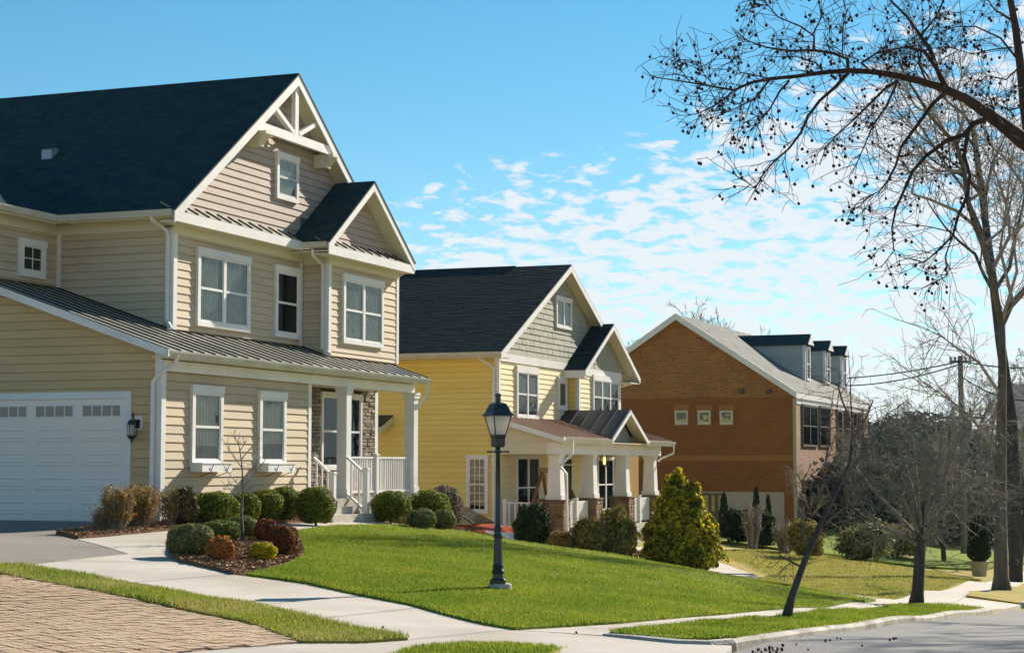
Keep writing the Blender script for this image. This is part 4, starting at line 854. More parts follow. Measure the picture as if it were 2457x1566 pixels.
rake(H2,b2[0]-.02,b2[2],c2[0],c2[2],bk2-.04,.19);rake(H2,bx2+.02,b2[2],c2[0],c2[2],bk2-.04,.19)
mb=MB();mb.box(b2[0]-.03,b2[0]+.0,bk2,Y2-.0,b2[2]-.25,b2[2]+.0);mb.box(b2[0],XI2,bk2,Y2,b2[2]-.25,b2[2]-.22);mb.build('eave_fascia',M_white,H2)
mb=MB();mb.box(bx2,bx2+.03,bk2,Y2,b2[2]-.22,b2[2]);mb.box(XR2,bx2,bk2,Y2,b2[2]-.22,b2[2]-.19);mb.build('eave_fascia',M_white,H2)
gutter(H2,(e2[0],33),(e2[0],rk2),e2[2]+.02,(-1,0));mb=MB();mb.box(e2[0],X2,rk2,33,e2[2]-.14,e2[2]-.11);mb.build('soffit',M_cream,H2)
spout(H2,[(e2[0]-.02,21.2,5.15),(e2[0]+.1,21.2,5.05),(X2-.1,20.95,4.75),(X2-.1,20.95,4.6),(X2-.1,20.95,-.6)],.05,M_white)
spout(H2,[(bx2+.05,bk2+.3,4.8),(XR2+.08,YB2+.05,4.6),(XR2+.08,YB2+.05,2.6)],.045)
def wpx2(fm,a,b,**k):
    (s0,z1_),(s1,z0_)=fm.at(*a),fm.at(*b);return window(H2,fm,s0,s1,z0_,z1_,**k)
wpx2(G2,(1236,876),(1288,1007),n=2,blind='full',blind_m=M_curt,bfrac=.5,cas=.11,head=.22)
wpx2(G2,(1336,902),(1357,985),cas=.13,head=.2,rail=False,blind='full',blind_m=M_shade)
wpx2(B2,(1419,898),(1482,1003),n=3,cas=.11,head=.2,blind='full',blind_m=M_curt,bfrac=.55)
wpx2(G2,(1331,708),(1368,793),n=2,cas=.09,head=.13,rail=False,blind='full',blind_m=M_shw)
wpx2(E2,(1173,1091),(1120,1230),muntin=None,cas=.10,head=.10,blind='side',blind_m=M_shw,bfrac=.25) if False else None
(s1_,z1_),(s0_,z0_)=E2.at(1120,1091),E2.at(1173,1231)
window(H2,E2,s0_,s1_,z0_,z1_,muntin=(3,3),cas=.09,head=.10,blind='full',blind_m=M_shade,bfrac=.42)
(s1_,z1_),(s0_,z0_)=E2.at(930,1095),E2.at(975,1231)
window(H2,E2,s0_,s1_,z0_,z1_,muntin=(3,3),cas=.09,head=.10,blind='full',blind_m=M_shade,bfrac=.42)
# small side roof projection
sr=[E2.at(905,1002),E2.at(943,1002),E2.at(905,1043)]
ys,ye=sr[0][0]+1.5,sr[1][0];zt_,zb_=sr[1][1],sr[2][1]
mb=MB();mb.prism([(X2-.9,ye-.0,zt_-.30),(X2,ye,zt_+.05),(X2,ys+1.5,zt_+.05),(X2-.9,ys+1.5,zt_-.30)],(0,0,.05));mb.build('side_canopy_roof',M_dkroof,H2)
mb=MB();mb.prism([(X2-.9,ye,zt_-.5),(X2-.0,ye,zt_-.15),(X2,ye,zt_+.04),(X2-.9,ye,zt_-.31)],(0,.05,0));mb.build('side_canopy_fascia',M_cream,H2)
# porch of house 2
zp2=-.25
mb=MB();mb.box(X2+.1,XR2-.0,YP,Y2,-1.3,zp2);mb.build('porch_floor',M_step,H2)
PB0,PB1=2.10,2.47
mb=MB();mb.box(X2-.02,XR2+.15,YP-.02,YP+.28,PB0,PB1);mb.build('porch_beam',M_white,H2)
mb=MB();mb.box(X2-.02,X2+.26,YP+.281,Y2-.03,PB0,PB1);mb.build('porch_beam',M_cream,H2);mb=MB();mb.box(XR2-.13,XR2+.15,YP+.281,Y2-.03,PB0,PB1);mb.build('porch_beam',M_cream,H2)
mb=MB();mb.box(X2+.3,XR2-.15,YP+.3,Y2,PB1-.1,PB1-.07);mb.build('porch_ceiling',M_cream,H2)
pr0=(YP-.36,2.62);prs=(3.28-2.62)/(Y2-YP+.36)
zp=lambda y:2.62+prs*(y-pr0[0])
gxl,gxc,gxr=57.7,59.75,61.8;gz_=3.62;yfp=YP-.4
def pf(s,t):return (s,t,zp(t))
gs=(gz_-2.62)/(gxc-gxl)
def vy(s): # where the cross gable valley cuts the shed roof
    zz=gz_-gs*abs(s-gxc);return (zz-2.62)/prs+pr0[0]
mpf=lambda a:min(Y2,max(pr0[0],vy(a))) if gxl<a<gxr else pr0[0]
metal_roof(H2,pf,X2-.35,gxl,lambda a:pr0[0],lambda a:Y2,M_broof,M_bseam,.42)
metal_roof(H2,pf,gxl,gxr,mpf,lambda a:Y2,M_broof,M_bseam,.42);metal_roof(H2,pf,gxr,XR2+.5,lambda a:pr0[0],lambda a:Y2,M_broof,M_bseam,.42)
mb=MB();mb.box(X2-.36,gxl+.1,pr0[0]-.03,pr0[0],2.44,2.60);mb.build('fascia',M_white,H2);mb=MB();mb.box(gxr-.1,XR2+.52,pr0[0]-.03,pr0[0],2.44,2.60);mb.build('fascia',M_white,H2)
gutter(H2,(X2-.4,pr0[0]-.03),(gxl-.05,pr0[0]-.03),2.60,(0,-1),.1,.1);gutter(H2,(gxr+.05,pr0[0]-.03),(XR2+.55,pr0[0]-.03),2.60,(0,-1),.1,.1)
mb=MB();mb.box(X2-.35,XR2+.5,pr0[0],YP-.02,2.475,2.50);mb.build('soffit',M_cream,H2)
mb=MB();mb.prism([(X2-.36,pr0[0],2.44),(X2-.36,pr0[0],2.60),(X2-.36,Y2,3.26),(X2-.36,Y2,3.08)],(.03,0,0));mb.build('rake_board',M_white,H2)
mb=MB();mb.prism([(X2-.0,YP,2.474),(X2-.0,YP,zp(YP)-.04),(X2,Y2-.04,zp(Y2)-.06),(X2,Y2-.04,2.474)],(.05,0,0));mb.build('porch_gable_panel',M_cream,H2)
# cross gable with dark standing seam roof running back to the wall
for sgn,xe in ((-1,gxl),(1,gxr)):
    f=lambda s,t,xe=xe:(xe+(gxc-xe)*t,s,2.62+(gz_-2.62)*t+.015)
    def t0(s): # valley with the shed roof
        return min(1,max(0,(zp(s)-2.62)/(gz_-2.62)))
    metal_roof(H2,f,yfp,Y2-.0,t0,lambda a:1,M_dkroof,M_dkroof,.5,nm='gable_roof',seam=.025,sh=.03)
rake(H2,gxl-.03,2.60,gxc,gz_+.0,yfp-.04,.15);rake(H2,gxr+.03,2.60,gxc,gz_+.0,yfp-.04,.15)
mb=MB();mb.prism([(gxl+.25,YP+.02,2.48),(gxr-.25,YP+.02,2.48),(gxc,YP+.02,gz_-.12)],(0,.05,0));mb.build('gable_panel',mat('sage_panel_paint',(.20,.22,.19),.7),H2)
mb=MB();[mb.prism([(x_,yfp,2.60-.02),(gxc,yfp,gz_-.02),(gxc,YP+.02,gz_-.02),(x_,YP+.02,2.58)],(0,0,-.02)) for x_ in (gxl,gxr)];mb.build('soffit',M_cream,H2)
# tapered posts on stone piers
PX=[53.95,57.2,60.75,64.1]
for i,x in enumerate(PX):
    mb=MB();y=YP+.20;b0,b1=.24,.18;z0_,z1_=.70,PB0
    V=[(x+sx*b,y+sy*b,zz) for zz,b in ((z0_+.14,b0-.02),(z1_-.1,b1)) for sx,sy in((-1,-1),(1,-1),(1,1),(-1,1))]
    mb.add(V,[(3,2,1,0),(4,5,6,7),(0,1,5,4),(1,2,6,5),(2,3,7,6),(3,0,4,7)]);mb.box(x-b0-.02,x+b0+.02,y-b0-.02,y+b0+.02,z0_,z0_+.139);mb.box(x-b1-.04,x+b1+.04,y-b1-.04,y+b1+.04,z1_-.099,z1_-.002)
    mb.build('tapered_post',M_white,H2)
    mb=MB();mb.box(x-.38,x+.38,y-.38,y+.38,.66,.70);mb.build('pier_cap',M_stone2,H2)
    mb=MB();mb.box(x-.33,x+.33,y-.33,y+.33,-1.3,.659);pc=mb.build('stone_pier',M_mortar,H2)
    stones(pc,FaceMap('F',y-.33),x-.34,x+.34,-1.0,.655,M_stone2,hr=(.08,.14),wr=(.16,.36),dep_=(.015,.035),seed=20+i);stones(pc,FaceMap('L',x-.33),y-.34,y+.34,-1.0,.655,M_stone2,hr=(.08,.14),wr=(.16,.36),dep_=(.015,.035),seed=30+i)
railing(H2,(X2+.1,20.6),(X2+.1,YP+.5),-.12,.60,.17,.05);newel(H2,X2+.1,20.65,-.25,.72)
def panel_rail(a,b):
    railing(H2,(a,YP+.15),(b,YP+.15),-.15,.60,.10,.06);newel(H2,(a+b)/2,YP+.12,-.25,.72,.13)
panel_rail(PX[0]+.38,PX[1]-.38);panel_rail(PX[2]+.38,PX[3]-.38)
# porch wall items
(a_,z1_),(b_,z0_)=G2.at(1236,1090),G2.at(1292,1230)
window(H2,G2,a_,b_,-.0,z1_,n=2,blind='full',blind_m=M_curt,bfrac=.55,cas=.09,head=.1,gl=M_glassd)
(a_,z1_),(b_,_)=G2.at(1345,1085),G2.at(1371,1085)
mb=MB();G2.box(mb,58.9,60.25,-.01,.05,-.24,2.02);dr_=mb.build('door_surround',M_white,H2)
mb=MB();G2.box(mb,59.02,59.85,.051,.07,-.22,1.75);mb.build('front_door',M_int,dr_);mb=MB();G2.box(mb,59.92,60.15,.051,.06,-.1,1.75);G2.box(mb,59.02,60.15,.051,.06,1.8,1.96);mb.build('sidelight',M_glassd,dr_)
(a_,z1_),(b_,z0_)=G2.at(1430,1095),G2.at(1470,1227)
window(H2,G2,a_,b_,z0_,z1_,n=2,blind='full',blind_m=M_shade,bfrac=.9,cas=.10,head=.1,gl=M_glassd)
lp=G2.at(1393,1100);lpx=60.9;mb=MB();cy=Y2-1.0
lz=1.98
for sx_ in (-.1,.1):
    for sy_ in (-.1,.1): mb.bar((lpx+sx_,cy+sy_,lz-.22),(lpx+sx_,cy+sy_,lz+.16),.02)
mb.box(lpx-.13,lpx+.13,cy-.13,cy+.13,lz+.16,lz+.19);mb.box(lpx-.11,lpx+.11,cy-.11,cy+.11,lz-.24,lz-.22);mb.bar((lpx,cy,lz+.19),(lpx,cy,2.4),.02);pl=mb.build('porch_lantern',M_black,H2)
mb=MB();mb.lathe([(.04,lz-.2),(.06,lz-.05),(.03,lz+.08)],(lpx,cy,0),8);mb.build('lamp_bulb',M_lampglow,pl)
# shingled back closures
mb=MB();mb.box(X2+.25,XR2-.05,Y2+.35,35.5,-1,5.1);mb.build('wall',M_ybo,H2)
# timber privacy panel beside the porch
pn=thing('timber_screen','varnished brown timber screen standing at the right end of the yellow house porch','screen',(66.2,20.2,-.6))
for i in range(6):
    x_=65.3+i*.36;mb=MB();mb.box(x_,x_+.35,20.6,20.64,-.5,2.3);mb.build('plank',M_woodw,pn)
spout(H2,[(XR2+.45,pr0[0]-.06,2.52),(XR2+.48,pr0[0]-.05,2.2),(XR2+.2,YP,2.0),(XR2+.2,YP+.1,1.9)],.045)
spout(H2,[(X2+.35,pr0[0]-.06,2.52),(X2+.35,pr0[0]-.05,2.1),(X2+.02,YP-.12,1.75),(X2+.35,YP-.22,1.5),(X2+.35,YP-.24,-.6)],.05)
# porch swing
sw=thing('porch_swing','stained timber A-frame swing on the yellow house porch between its posts','swing',(56.2,19.9,-.25))
def dpx(u,v,y): return hit(u,v,1,y)
ap=dpx(1302,1130,19.9)
for (u,v,yy) in ((1256,1250,19.5),(1322,1235,20.3)): 
    q=dpx(u,v,yy);mb=MB();mb.bar((ap[0],19.9,ap[2]),(q[0],yy,-.25),.09,.09);mb.build('leg',M_wood,sw)
mb=MB();mb.bar((ap[0]-.3,19.9,ap[2]+.03),(ap[0]+2.1,19.9,ap[2]+.03),.12,.16);mb.build('top_beam',M_wood,sw)
mb=MB();mb.bar((ap[0]+1.8,19.9,ap[2]),(ap[0]+3.2,19.5,-.25),.09,.09);mb.build('leg',M_wood,sw)
mb=MB();mb.bar((ap[0]+1.8,19.9,ap[2]),(ap[0]+1.0,20.3,-.25),.09,.09);mb.build('leg',M_wood,sw)
mb=MB();mb.box(ap[0]+.2,ap[0]+1.7,19.7,20.15,.18,.24);mb.box(ap[0]+.2,ap[0]+1.7,20.16,20.2,.2,.7);mb.build('seat',M_wood,sw)
mb=MB();[mb.bar((ap[0]+q,19.9,ap[2]),(ap[0]+q,19.9,.24),.015) for q in (.3,1.6)];mb.build('chain',M_black,sw)
# ================================================================= BRICK BUILDING
XB,YBk=84.51,18.21
BB=thing('brick_building','large brown brick building with pale gabled roof and three dormers, beyond the yellow house','building',(92,22,-1))
ba=hx(1621.5,757,XB-.35);yc=ba[1];zc_=ba[2];eb=hx(1908,944,XB-.35);sB=(zc_-eb[2])/(yc-eb[1]);yl=2*yc-eb[1];XE=103.2
ew=eb[2]-.05+sB*(YBk-eb[1])
BG=FaceMap('L',XB);BF=FaceMap('F',YBk)
zs=min(BG.at(1700,945)[1]+.02,ew-.13)
mb=MB();ylw=2*yc-YBk
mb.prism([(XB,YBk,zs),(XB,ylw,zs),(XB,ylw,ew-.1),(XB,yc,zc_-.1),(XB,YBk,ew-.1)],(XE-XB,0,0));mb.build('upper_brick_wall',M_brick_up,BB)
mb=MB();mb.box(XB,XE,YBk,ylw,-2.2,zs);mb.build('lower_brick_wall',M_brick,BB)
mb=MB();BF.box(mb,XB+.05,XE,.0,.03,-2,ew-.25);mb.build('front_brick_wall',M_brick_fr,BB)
zbelt=BG.at(1700,1098)[1];mb=MB();BG.box(mb,YBk,ylw,0,.04,zbelt-.14,zbelt+.12);mb.build('belt_course',M_belt,BB)
mb=MB();BG.box(mb,YBk-.04,YBk+.12,0,.05,-2,ew-.2);mb.build('corner_trim',M_base,BB)
(q0,zq1),(q1,_)=BG.at(1882,1180),BG.at(1682,1180);mb=MB();BG.box(mb,q0,q1+.6,0,.05,-2,zq1);mb.build('foundation_panel',M_base,BB)
for u in (1619,1674,1727):
    (b_,z1_),(a_,z0_)=BG.at(u,984),BG.at(u+33,1019);window(BB,BG,a_,b_,z0_,z1_,cas=.05,head=.05,rail=False,blind='full',blind_m=M_shw,casm=M_base)
    mb=MB();BG.box(mb,a_-.05,b_+.05,0,.03,z1_+.01,z1_+.24);mb.build('brick_lintel',M_belt,BB)
for u in (1780,1846): 
    a_,z_=BG.at(u,940);mb=MB();BG.box(mb,a_-.11,a_+.11,0,.2,z_-.1,z_+.12);mb.build('flood_light',M_black,BB)
(b_,z1_),(a_,z0_)=BG.at(1684,1182),BG.at(1740,1262);window(BB,BG,a_,b_,z0_,z1_,n=3,cas=.06,head=.06,rail=False,gl=M_glassd,casm=M_bronze,sash=M_bronze)
def broof(y0_,z0_,y1_,z1_):
    mb=MB();mb.prism([(XB-.35,y0_,z0_),(XB-.35,y1_,z1_),(XB-.35,y1_,z1_-.16),(XB-.35,y0_,z0_-.16)],(XE-XB+.9,0,0));mb.build('roof',M_far,BB)
broof(eb[1],eb[2]+.05,yc,zc_+.05);broof(yl,eb[2]+.05,yc,zc_+.05)
Lr=math.hypot(yc-eb[1],zc_-eb[2]);shingles(BB,(XB-.3,eb[1]-.02,eb[2]+.07),(1,0,0),np.array((0,yc-eb[1],zc_-eb[2]))/Lr,XE-XB+.8,Lr,M_slate,.28,.6)
mb=MB();mb.prism([(XB-.39,eb[1]-.05,eb[2]+.1),(XB-.39,yc,zc_+.12),(XB-.39,yl+.05,eb[2]+.1),(XB-.39,yl+.05,eb[2]-.2),(XB-.39,yc,zc_-.2),(XB-.39,eb[1]-.05,eb[2]-.2)],(.05,0,0));mb.build('gable_rake',M_white,BB)
mb=MB();mb.box(XB-.3,XE+.5,eb[1]-.06,eb[1],eb[2]-.2,eb[2]+.04);mb.box(XB,XE,YBk-.06,YBk,ew-.45,ew-.2);mb.build('eave_fascia',M_white,BB)
for i,u in enumerate((1940,1988,2027)):
    df=YBk+1.25;xq=hit(u,900,1,df)[0]-.3;w_=1.25;zr0=eb[2]+sB*(df-eb[1]);zt_=hit(1930,832,1,df)[2];zt_=7.85;zk=8.45;yback_=eb[1]+(zk-eb[2])/sB
    d=bpy.data.objects.new('dormer',None);link(d);d.parent=BB;ORG[d.name]=ORG[BB.name]
    x0_,x1_=xq-w_/2,xq+w_/2;yb1=eb[1]+(zt_-eb[2])/sB
    mb=MB();mb.prism([(x0_,df,zr0-.1),(x0_,df,zt_),(x0_,yb1,zt_)],(w_,0,0));mb.build('dormer_wall',M_dsid,d)
    for q in range(11):
        z_=zr0+.05+q*.19
        if z_+.18>zt_:break
        ye_=eb[1]+(z_-eb[2])/sB;mb=MB();mb.prism([(x0_-.005,df+.1,z_),(x0_-.005,ye_,z_),(x0_-.005,ye_,z_+.18),(x0_-.005,df+.1,z_+.18)],(-.012,0,0));mb.build('dormer_board',M_dsid,d)
    FD=FaceMap('F',df);window(d,FD,x0_+.2,x1_-.2,zr0+.12,zt_-.06,cas=.1,head=.12)
    mb=MB();mb.box(x0_-.04,x0_+.14,df-.04,df+.1,zr0-.02,zt_);mb.build('dormer_corner_board',M_white,d);mb=MB();mb.box(x1_-.14,x1_+.04,df-.04,df+.1,zr0-.02,zt_);mb.build('dormer_corner_board',M_white,d)
    mb=MB();mb.prism([(x0_-.18,df-.2,zt_),(xq,df-.2,zk),(x1_+.18,df-.2,zt_)],(0,yback_-df+.2,0));mb.build('dormer_roof',M_shingle,d)
    mb=MB();mb.prism([(x0_-.1,df-.22,zt_+.03),(xq,df-.22,zk-.06),(x1_+.1,df-.22,zt_+.03)],(0,.02,0));mb.build('dormer_gable',M_white,d)
# front windows
def bw(u0_,v0_,u1_,v1_,n):
    (a_,z1_),(b_,z0_)=BF.at(u0_,v0_),BF.at(u1_,v1_);f=FaceMap('F',YBk-.03);window(BB,f,a_,b_,z0_,z1_,n=n,cas=.06,head=.10,gl=M_glassd,casm=M_bronze,sash=M_bronze)
bw(1921,968,1958,1072,2);bw(1962,972,1989,1073,1);bw(2005,982,2018,1073,1);bw(2024,984,2036,1070,1);bw(2042,987,2053,1068,1);bw(2058,989,2068,1066,1)
bw(1925,1150,1985,1262,4);bw(2005,1150,2050,1250,3)
# ================================================================= STREET LAMP
lpx_,lpy_,lpz_=23.66,9.24,.04
SL=thing('street_lamp','black cast street lamp with frosted lantern standing on the front lawn','street lamp',(lpx_,lpy_,lpz_))
lz0=lpz_+.0;mb=MB();mb.lathe([(.20,-.2),(.20,.10),(.19,.115)],(lpx_+.03,lpy_-.03,lz0),20);mb.build('concrete_footing',M_step,SL)
lc=(lpx_,lpy_,lz0+.11)
mb=MB();mb.tube([(lpx_,lpy_,lz0+.11),(lpx_,lpy_,lz0+.17),(lpx_,lpy_,lz0+.19)],[.19,.19,.15],4,rot=math.pi/4+.3);mb.tube([(lpx_,lpy_,lz0+.19),(lpx_,lpy_,lz0+.26)],[.13,.12],4,rot=math.pi/4+.3)
mb.lathe([(.105,.26),(.115,.30),(.09,.34),(.10,.37),(.082,.42),(.075,.60),(.068,.80)],(lpx_,lpy_,lz0),16);mb.build('lamp_base',M_black,SL,smooth=False)
mb=MB();mb.lathe([(.066,.80),(.085,.82),(.085,.845),(.062,.87),(.066,.93),(.08,.95),(.066,.97),(.052,1.0),(.045,1.5),(.038,2.08),(.055,2.09),(.055,2.13),(.042,2.15),(.045,2.24)],(lpx_,lpy_,lz0),16);sh_o=mb.build('lamp_post',M_black,SL,smooth=True)
mb=MB();a=.85;dxr=np.array((rt[0],rt[1]));mb.tube([(lpx_-dxr[0]*.17,lpy_-dxr[1]*.17,lz0+2.11),(lpx_+dxr[0]*.17,lpy_+dxr[1]*.17,lz0+2.11)],.011,8)
for s_ in (-1,1): mb.lathe([(.004,-.02),(.018,0),(.004,.02)],(lpx_+s_*dxr[0]*.18,lpy_+s_*dxr[1]*.18,lz0+2.11),8)
mb.build('ladder_rest',M_black,SL)
rotl=math.radians(45)+TH+math.radians(28)
def sq(r,z): return [(lpx_+r*math.sqrt(2)*math.cos(rotl+k*math.pi/2),lpy_+r*math.sqrt(2)*math.sin(rotl+k*math.pi/2),lz0+z) for k in range(4)]
def frus(mb,levels):
    P=[sq(r,z) for r,z in levels];V=[p for q in P for p in q];Fq=[(4*i+k,4*i+(k+1)%4,4*i+4+(k+1)%4,4*i+4+k) for i in range(len(P)-1) for k in range(4)]+[(3,2,1,0),tuple(4*(len(P)-1)+k for k in range(4))];mb.add(V,Fq)
mb=MB();frus(mb,[(.075,2.18),(.090,2.20),(.092,2.31),(.105,2.36)]);ln1=mb.build('lantern_base',M_black,SL)
mb=MB();b0=sq(.098,2.36);b1=sq(.175,2.66)
for k in range(4): mb.bar(b0[k],b1[k],.018);mb.bar(b1[k],b1[(k+1)%4],.02);mb.bar(b0[k],b0[(k+1)%4],.02)
lf=mb.build('lantern_frame',M_black,SL)
g0=sq(.094,2.365);g1_=sq(.170,2.655)
for k in range(4): build('lantern_pane',[g0[k],g0[(k+1)%4],g1_[(k+1)%4],g1_[k]],[(0,1,2,3)],M_frost,lf)
mb=MB();frus(mb,[(.215,2.655),(.215,2.665),(.165,2.715),(.15,2.77),(.135,2.79),(.11,2.84),(.06,2.86),(.05,2.865)]);mb.build('lantern_roof',M_black,SL)
mb=MB();mb.lathe([(.045,2.86),(.05,2.88),(.047,2.95),(.058,2.96),(.058,2.985),(.03,3.0)],(lpx_,lpy_,lz0),12);mb.build('lantern_cap',M_black,SL)
mb=MB();mb.lathe([(.03,2.38),(.05,2.42),(.03,2.46),(.02,2.5)],(lpx_,lpy_,lz0),8);mb.build('lamp_socket',M_black,SL)
SL.scale=(.78,.78,.90)
# ================================================================= SHRUBS
def leaves(C,Nn,size,asp=.55,jit=.6,seed=0):
    """C centres, Nn outward normals -> quad leaves"""
    r=np.random.default_rng(seed);n=len(C);nn=Nn+r.normal(size=(n,3))*jit;nn/=np.linalg.norm(nn,axis=1)[:,None]
    t=np.cross(nn,r.normal(size=(n,3)));t/=np.linalg.norm(t,axis=1)[:,None];b=np.cross(nn,t);s=(size*r.uniform(.6,1.35,n))[:,None]
    V=np.stack([C-t*s,C-b*s*asp,C+t*s,C+b*s*asp],1).reshape(-1,3);return V,np.arange(4*n).reshape(-1,4)
def lump(D,seed,amp=.12,fr=2.):
    return np.array([1+amp*mnoise.noise(Vector(d)*fr+Vector((seed*7.1,3,5)))*1.6+amp*.5*mnoise.noise(Vector(d)*fr*2.7+Vector((seed,9,1))) for d in D])
def shrub(name,label,cat,c,rx,ry,rz,m,n=4500,leaf=.022,seed=0,flat=.0,amp=.10,group=None,depth_=.20,shape='ball',stem=True,fringe=0.,core=.86,conic=1.):
    """c: base centre on the ground; rx, ry half widths, rz full height"""
    r=np.random.default_rng(seed+100);o=thing(name,label,cat,tuple(c),group)
    D=r.normal(size=(n,3));D/=np.linalg.norm(D,axis=1)[:,None];D=D[D[:,2]>-.9];n=len(D)
    if shape=='ball':
        q=2.25;nrm=(np.abs(D[:,0])**q+np.abs(D[:,1])**q+np.abs(D[:,2])**q)**(1/q);U=D/nrm[:,None]
    elif shape=='box':
        q=6.;nrm=(np.abs(D[:,0])**q+np.abs(D[:,1])**q+np.abs(D[:,2])**q)**(1/q);U=D/nrm[:,None]
    else:
        h=r.random(n)**1.35;a=r.uniform(0,2*np.pi,n);rr=(1-h)**(.62 if conic==1 else conic)*(.35+.65*np.clip(h/.14,0,1));U=np.stack([np.cos(a)*rr,np.sin(a)*rr,h*2-1],1);D=np.stack([np.cos(a),np.sin(a),h*1.5-.4],1);D/=np.linalg.norm(D,axis=1)[:,None]
    k=lump(D if shape!='cone' else U,seed,amp,2. if shape!='cone' else 3.2)*(1-r.random(n)**2*depth_)+fringe*r.random(n)**4
    S_=np.array((rx,ry,rz/2));P=U*k[:,None]*S_+np.array((0,0,rz/2*.98));P[:,2]=np.maximum(P[:,2],.01)
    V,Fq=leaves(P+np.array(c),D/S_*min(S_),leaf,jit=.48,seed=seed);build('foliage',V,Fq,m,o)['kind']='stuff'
    # inner mass: near-black solid in place of the shade between leaves
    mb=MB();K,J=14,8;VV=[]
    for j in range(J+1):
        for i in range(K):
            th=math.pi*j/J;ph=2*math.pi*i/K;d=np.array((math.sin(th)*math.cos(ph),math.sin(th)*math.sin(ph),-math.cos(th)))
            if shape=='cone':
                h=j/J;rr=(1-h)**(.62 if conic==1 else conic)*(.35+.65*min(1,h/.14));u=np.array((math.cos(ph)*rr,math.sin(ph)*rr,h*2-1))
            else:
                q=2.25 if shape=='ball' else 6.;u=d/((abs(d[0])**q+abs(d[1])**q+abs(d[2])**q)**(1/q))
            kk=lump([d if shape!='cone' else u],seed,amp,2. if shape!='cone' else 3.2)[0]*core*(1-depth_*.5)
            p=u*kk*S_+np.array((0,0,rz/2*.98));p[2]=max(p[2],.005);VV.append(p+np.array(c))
    mb.add(VV,[(j*K+i,j*K+(i+1)%K,(j+1)*K+(i+1)%K,(j+1)*K+i) for j in range(J) for i in range(K)]);mb.build('inner_shade_core',M_core,o)
    if stem:
        mb=MB();mb.tube([(c[0],c[1],c[2]-.1),(c[0],c[1],c[2]+rz*.4)],.03,5);mb.build('stem',M_barkd,o)
    return o
def S1(label,u0,u1,vt,vb,m,name='boxwood_shrub',cat='shrub',k=k8,d=None,back=.75,ry=None,sc=1.,yrow=None,**kw):
    """pixel extents in the 2408 px wide view"""
    u0,u1,vt,vb=u0*k,u1*k,vt*k,vb*k;uc=(u0+u1)/2
    p=gh(uc,vb) if d is None else None
    if d is not None:
        q=dep(uc,vb,d);p=np.array((q[0],q[1],g1(q[0],q[1])))
    if yrow is not None: p=hit(uc,vb,1,yrow);back=0
    dd=(p-CP)@fw;r=(u1-u0)/2*dd/F
    dirv=np.array((p[0],p[1]))/math.hypot(p[0],p[1]);c=np.array((p[0]+dirv[0]*r*back,p[1]+dirv[1]*r*back));cz=g1(*c)+.03
    d2=(np.array((c[0],c[1],cz))-CP)@fw;r=(u1-u0)/2*d2/F
    top=dep(uc,vt,d2);h=top[2]-cz
    return shrub(name,label,cat,(c[0],c[1],cz),r*.97,(ry or r),max(h,.15)*1.0,m,seed=kw.pop('seed',int(u0)),**kw)
BX='clipped boxwoods in front of the tan house'
S1('wide dark clipped boxwood, largest and leftmost round one under the left window box',440,563,1155,1247,M_box,group=BX,n=9000,yrow=17.55)
S1('round clipped boxwood just behind the small bare tree trunk, under the right window',540,612,1158,1228,M_box,group=BX,n=6000,yrow=17.6)
S1('round clipped boxwood, third from the left along the tan house wall',585,665,1150,1229,M_box,group=BX,n=6500,yrow=17.6)
S1('round clipped boxwood left of the large one beside the porch steps',628,708,1143,1219,M_box,group=BX,n=6500,yrow=17.65)
S1('tall round boxwood touching the left side of the porch steps',697,788,1145,1236,M_box,group=BX,n=8500)
S1('round clipped boxwood immediately right of the porch steps',872,964,1153,1231,M_box,group=BX,n=7500)
S1('broad low dark boxwood below the right porch post',955,1058,1151,1222,M_box,group=BX,n=8000,yrow=17.1)
S1('tall mauve-tipped bush at the right corner of the tan house',1006,1087,1140,1238,M_lilac,yrow=18.0,name='flowering_shrub',n=6000,leaf=.028,amp=.12,fringe=.06)
S1('small dull green mound, left of two at the right end of the bed',956,1026,1195,1246,M_boxg,n=4500)
S1('small dull green mound, right of two at the right end of the bed',1016,1072,1197,1248,M_boxg,n=4000)
S1('large grey-green clipped mound at the left tip of the island bed',394,501,1231,1315,M_boxg,n=9000,leaf=.02)
S1('light green flat-topped mound in the island bed behind the grey-green one',472,566,1223,1277,M_boxl,n=6500,leaf=.02)
S1('pale green mound behind the small bare tree trunk in the island bed',530,612,1213,1268,M_boxl,n=5000,leaf=.02)
S1('bushy red-tipped shrub behind the golden one in the island bed',600,654,1219,1280,M_red,name='red_tipped_shrub',n=4000,leaf=.026,amp=.1,fringe=.05)
S1('small loose orange-red shrub in front of the bare tree in the island bed',493,548,1262,1325,M_orange,name='red_tipped_shrub',n=2200,leaf=.026,amp=.2,fringe=.14,core=.6)
S1('square-cut dark red shrub at the right end of the island bed',648,695,1239,1312,M_red,name='red_tipped_shrub',n=4500,leaf=.026,shape='box',amp=.08,fringe=.05)
S1('bright golden-yellow rounded shrub in the island bed',587,649,1275,1324,M_yellow,name='golden_shrub',n=4500,leaf=.02)
S1('tiny bright red seedling at the foot of the square-cut red shrub',664,690,1290,1308,M_orange,name='red_seedling',cat='plant',n=500,leaf=.022,stem=False)
S1('dark leafy photinia with reddish tips between the bronze hedge and boxwoods',404,462,1148,1240,M_photinia,yrow=17.6,name='photinia_shrub',n=3500,leaf=.04,amp=.22,fringe=.1)
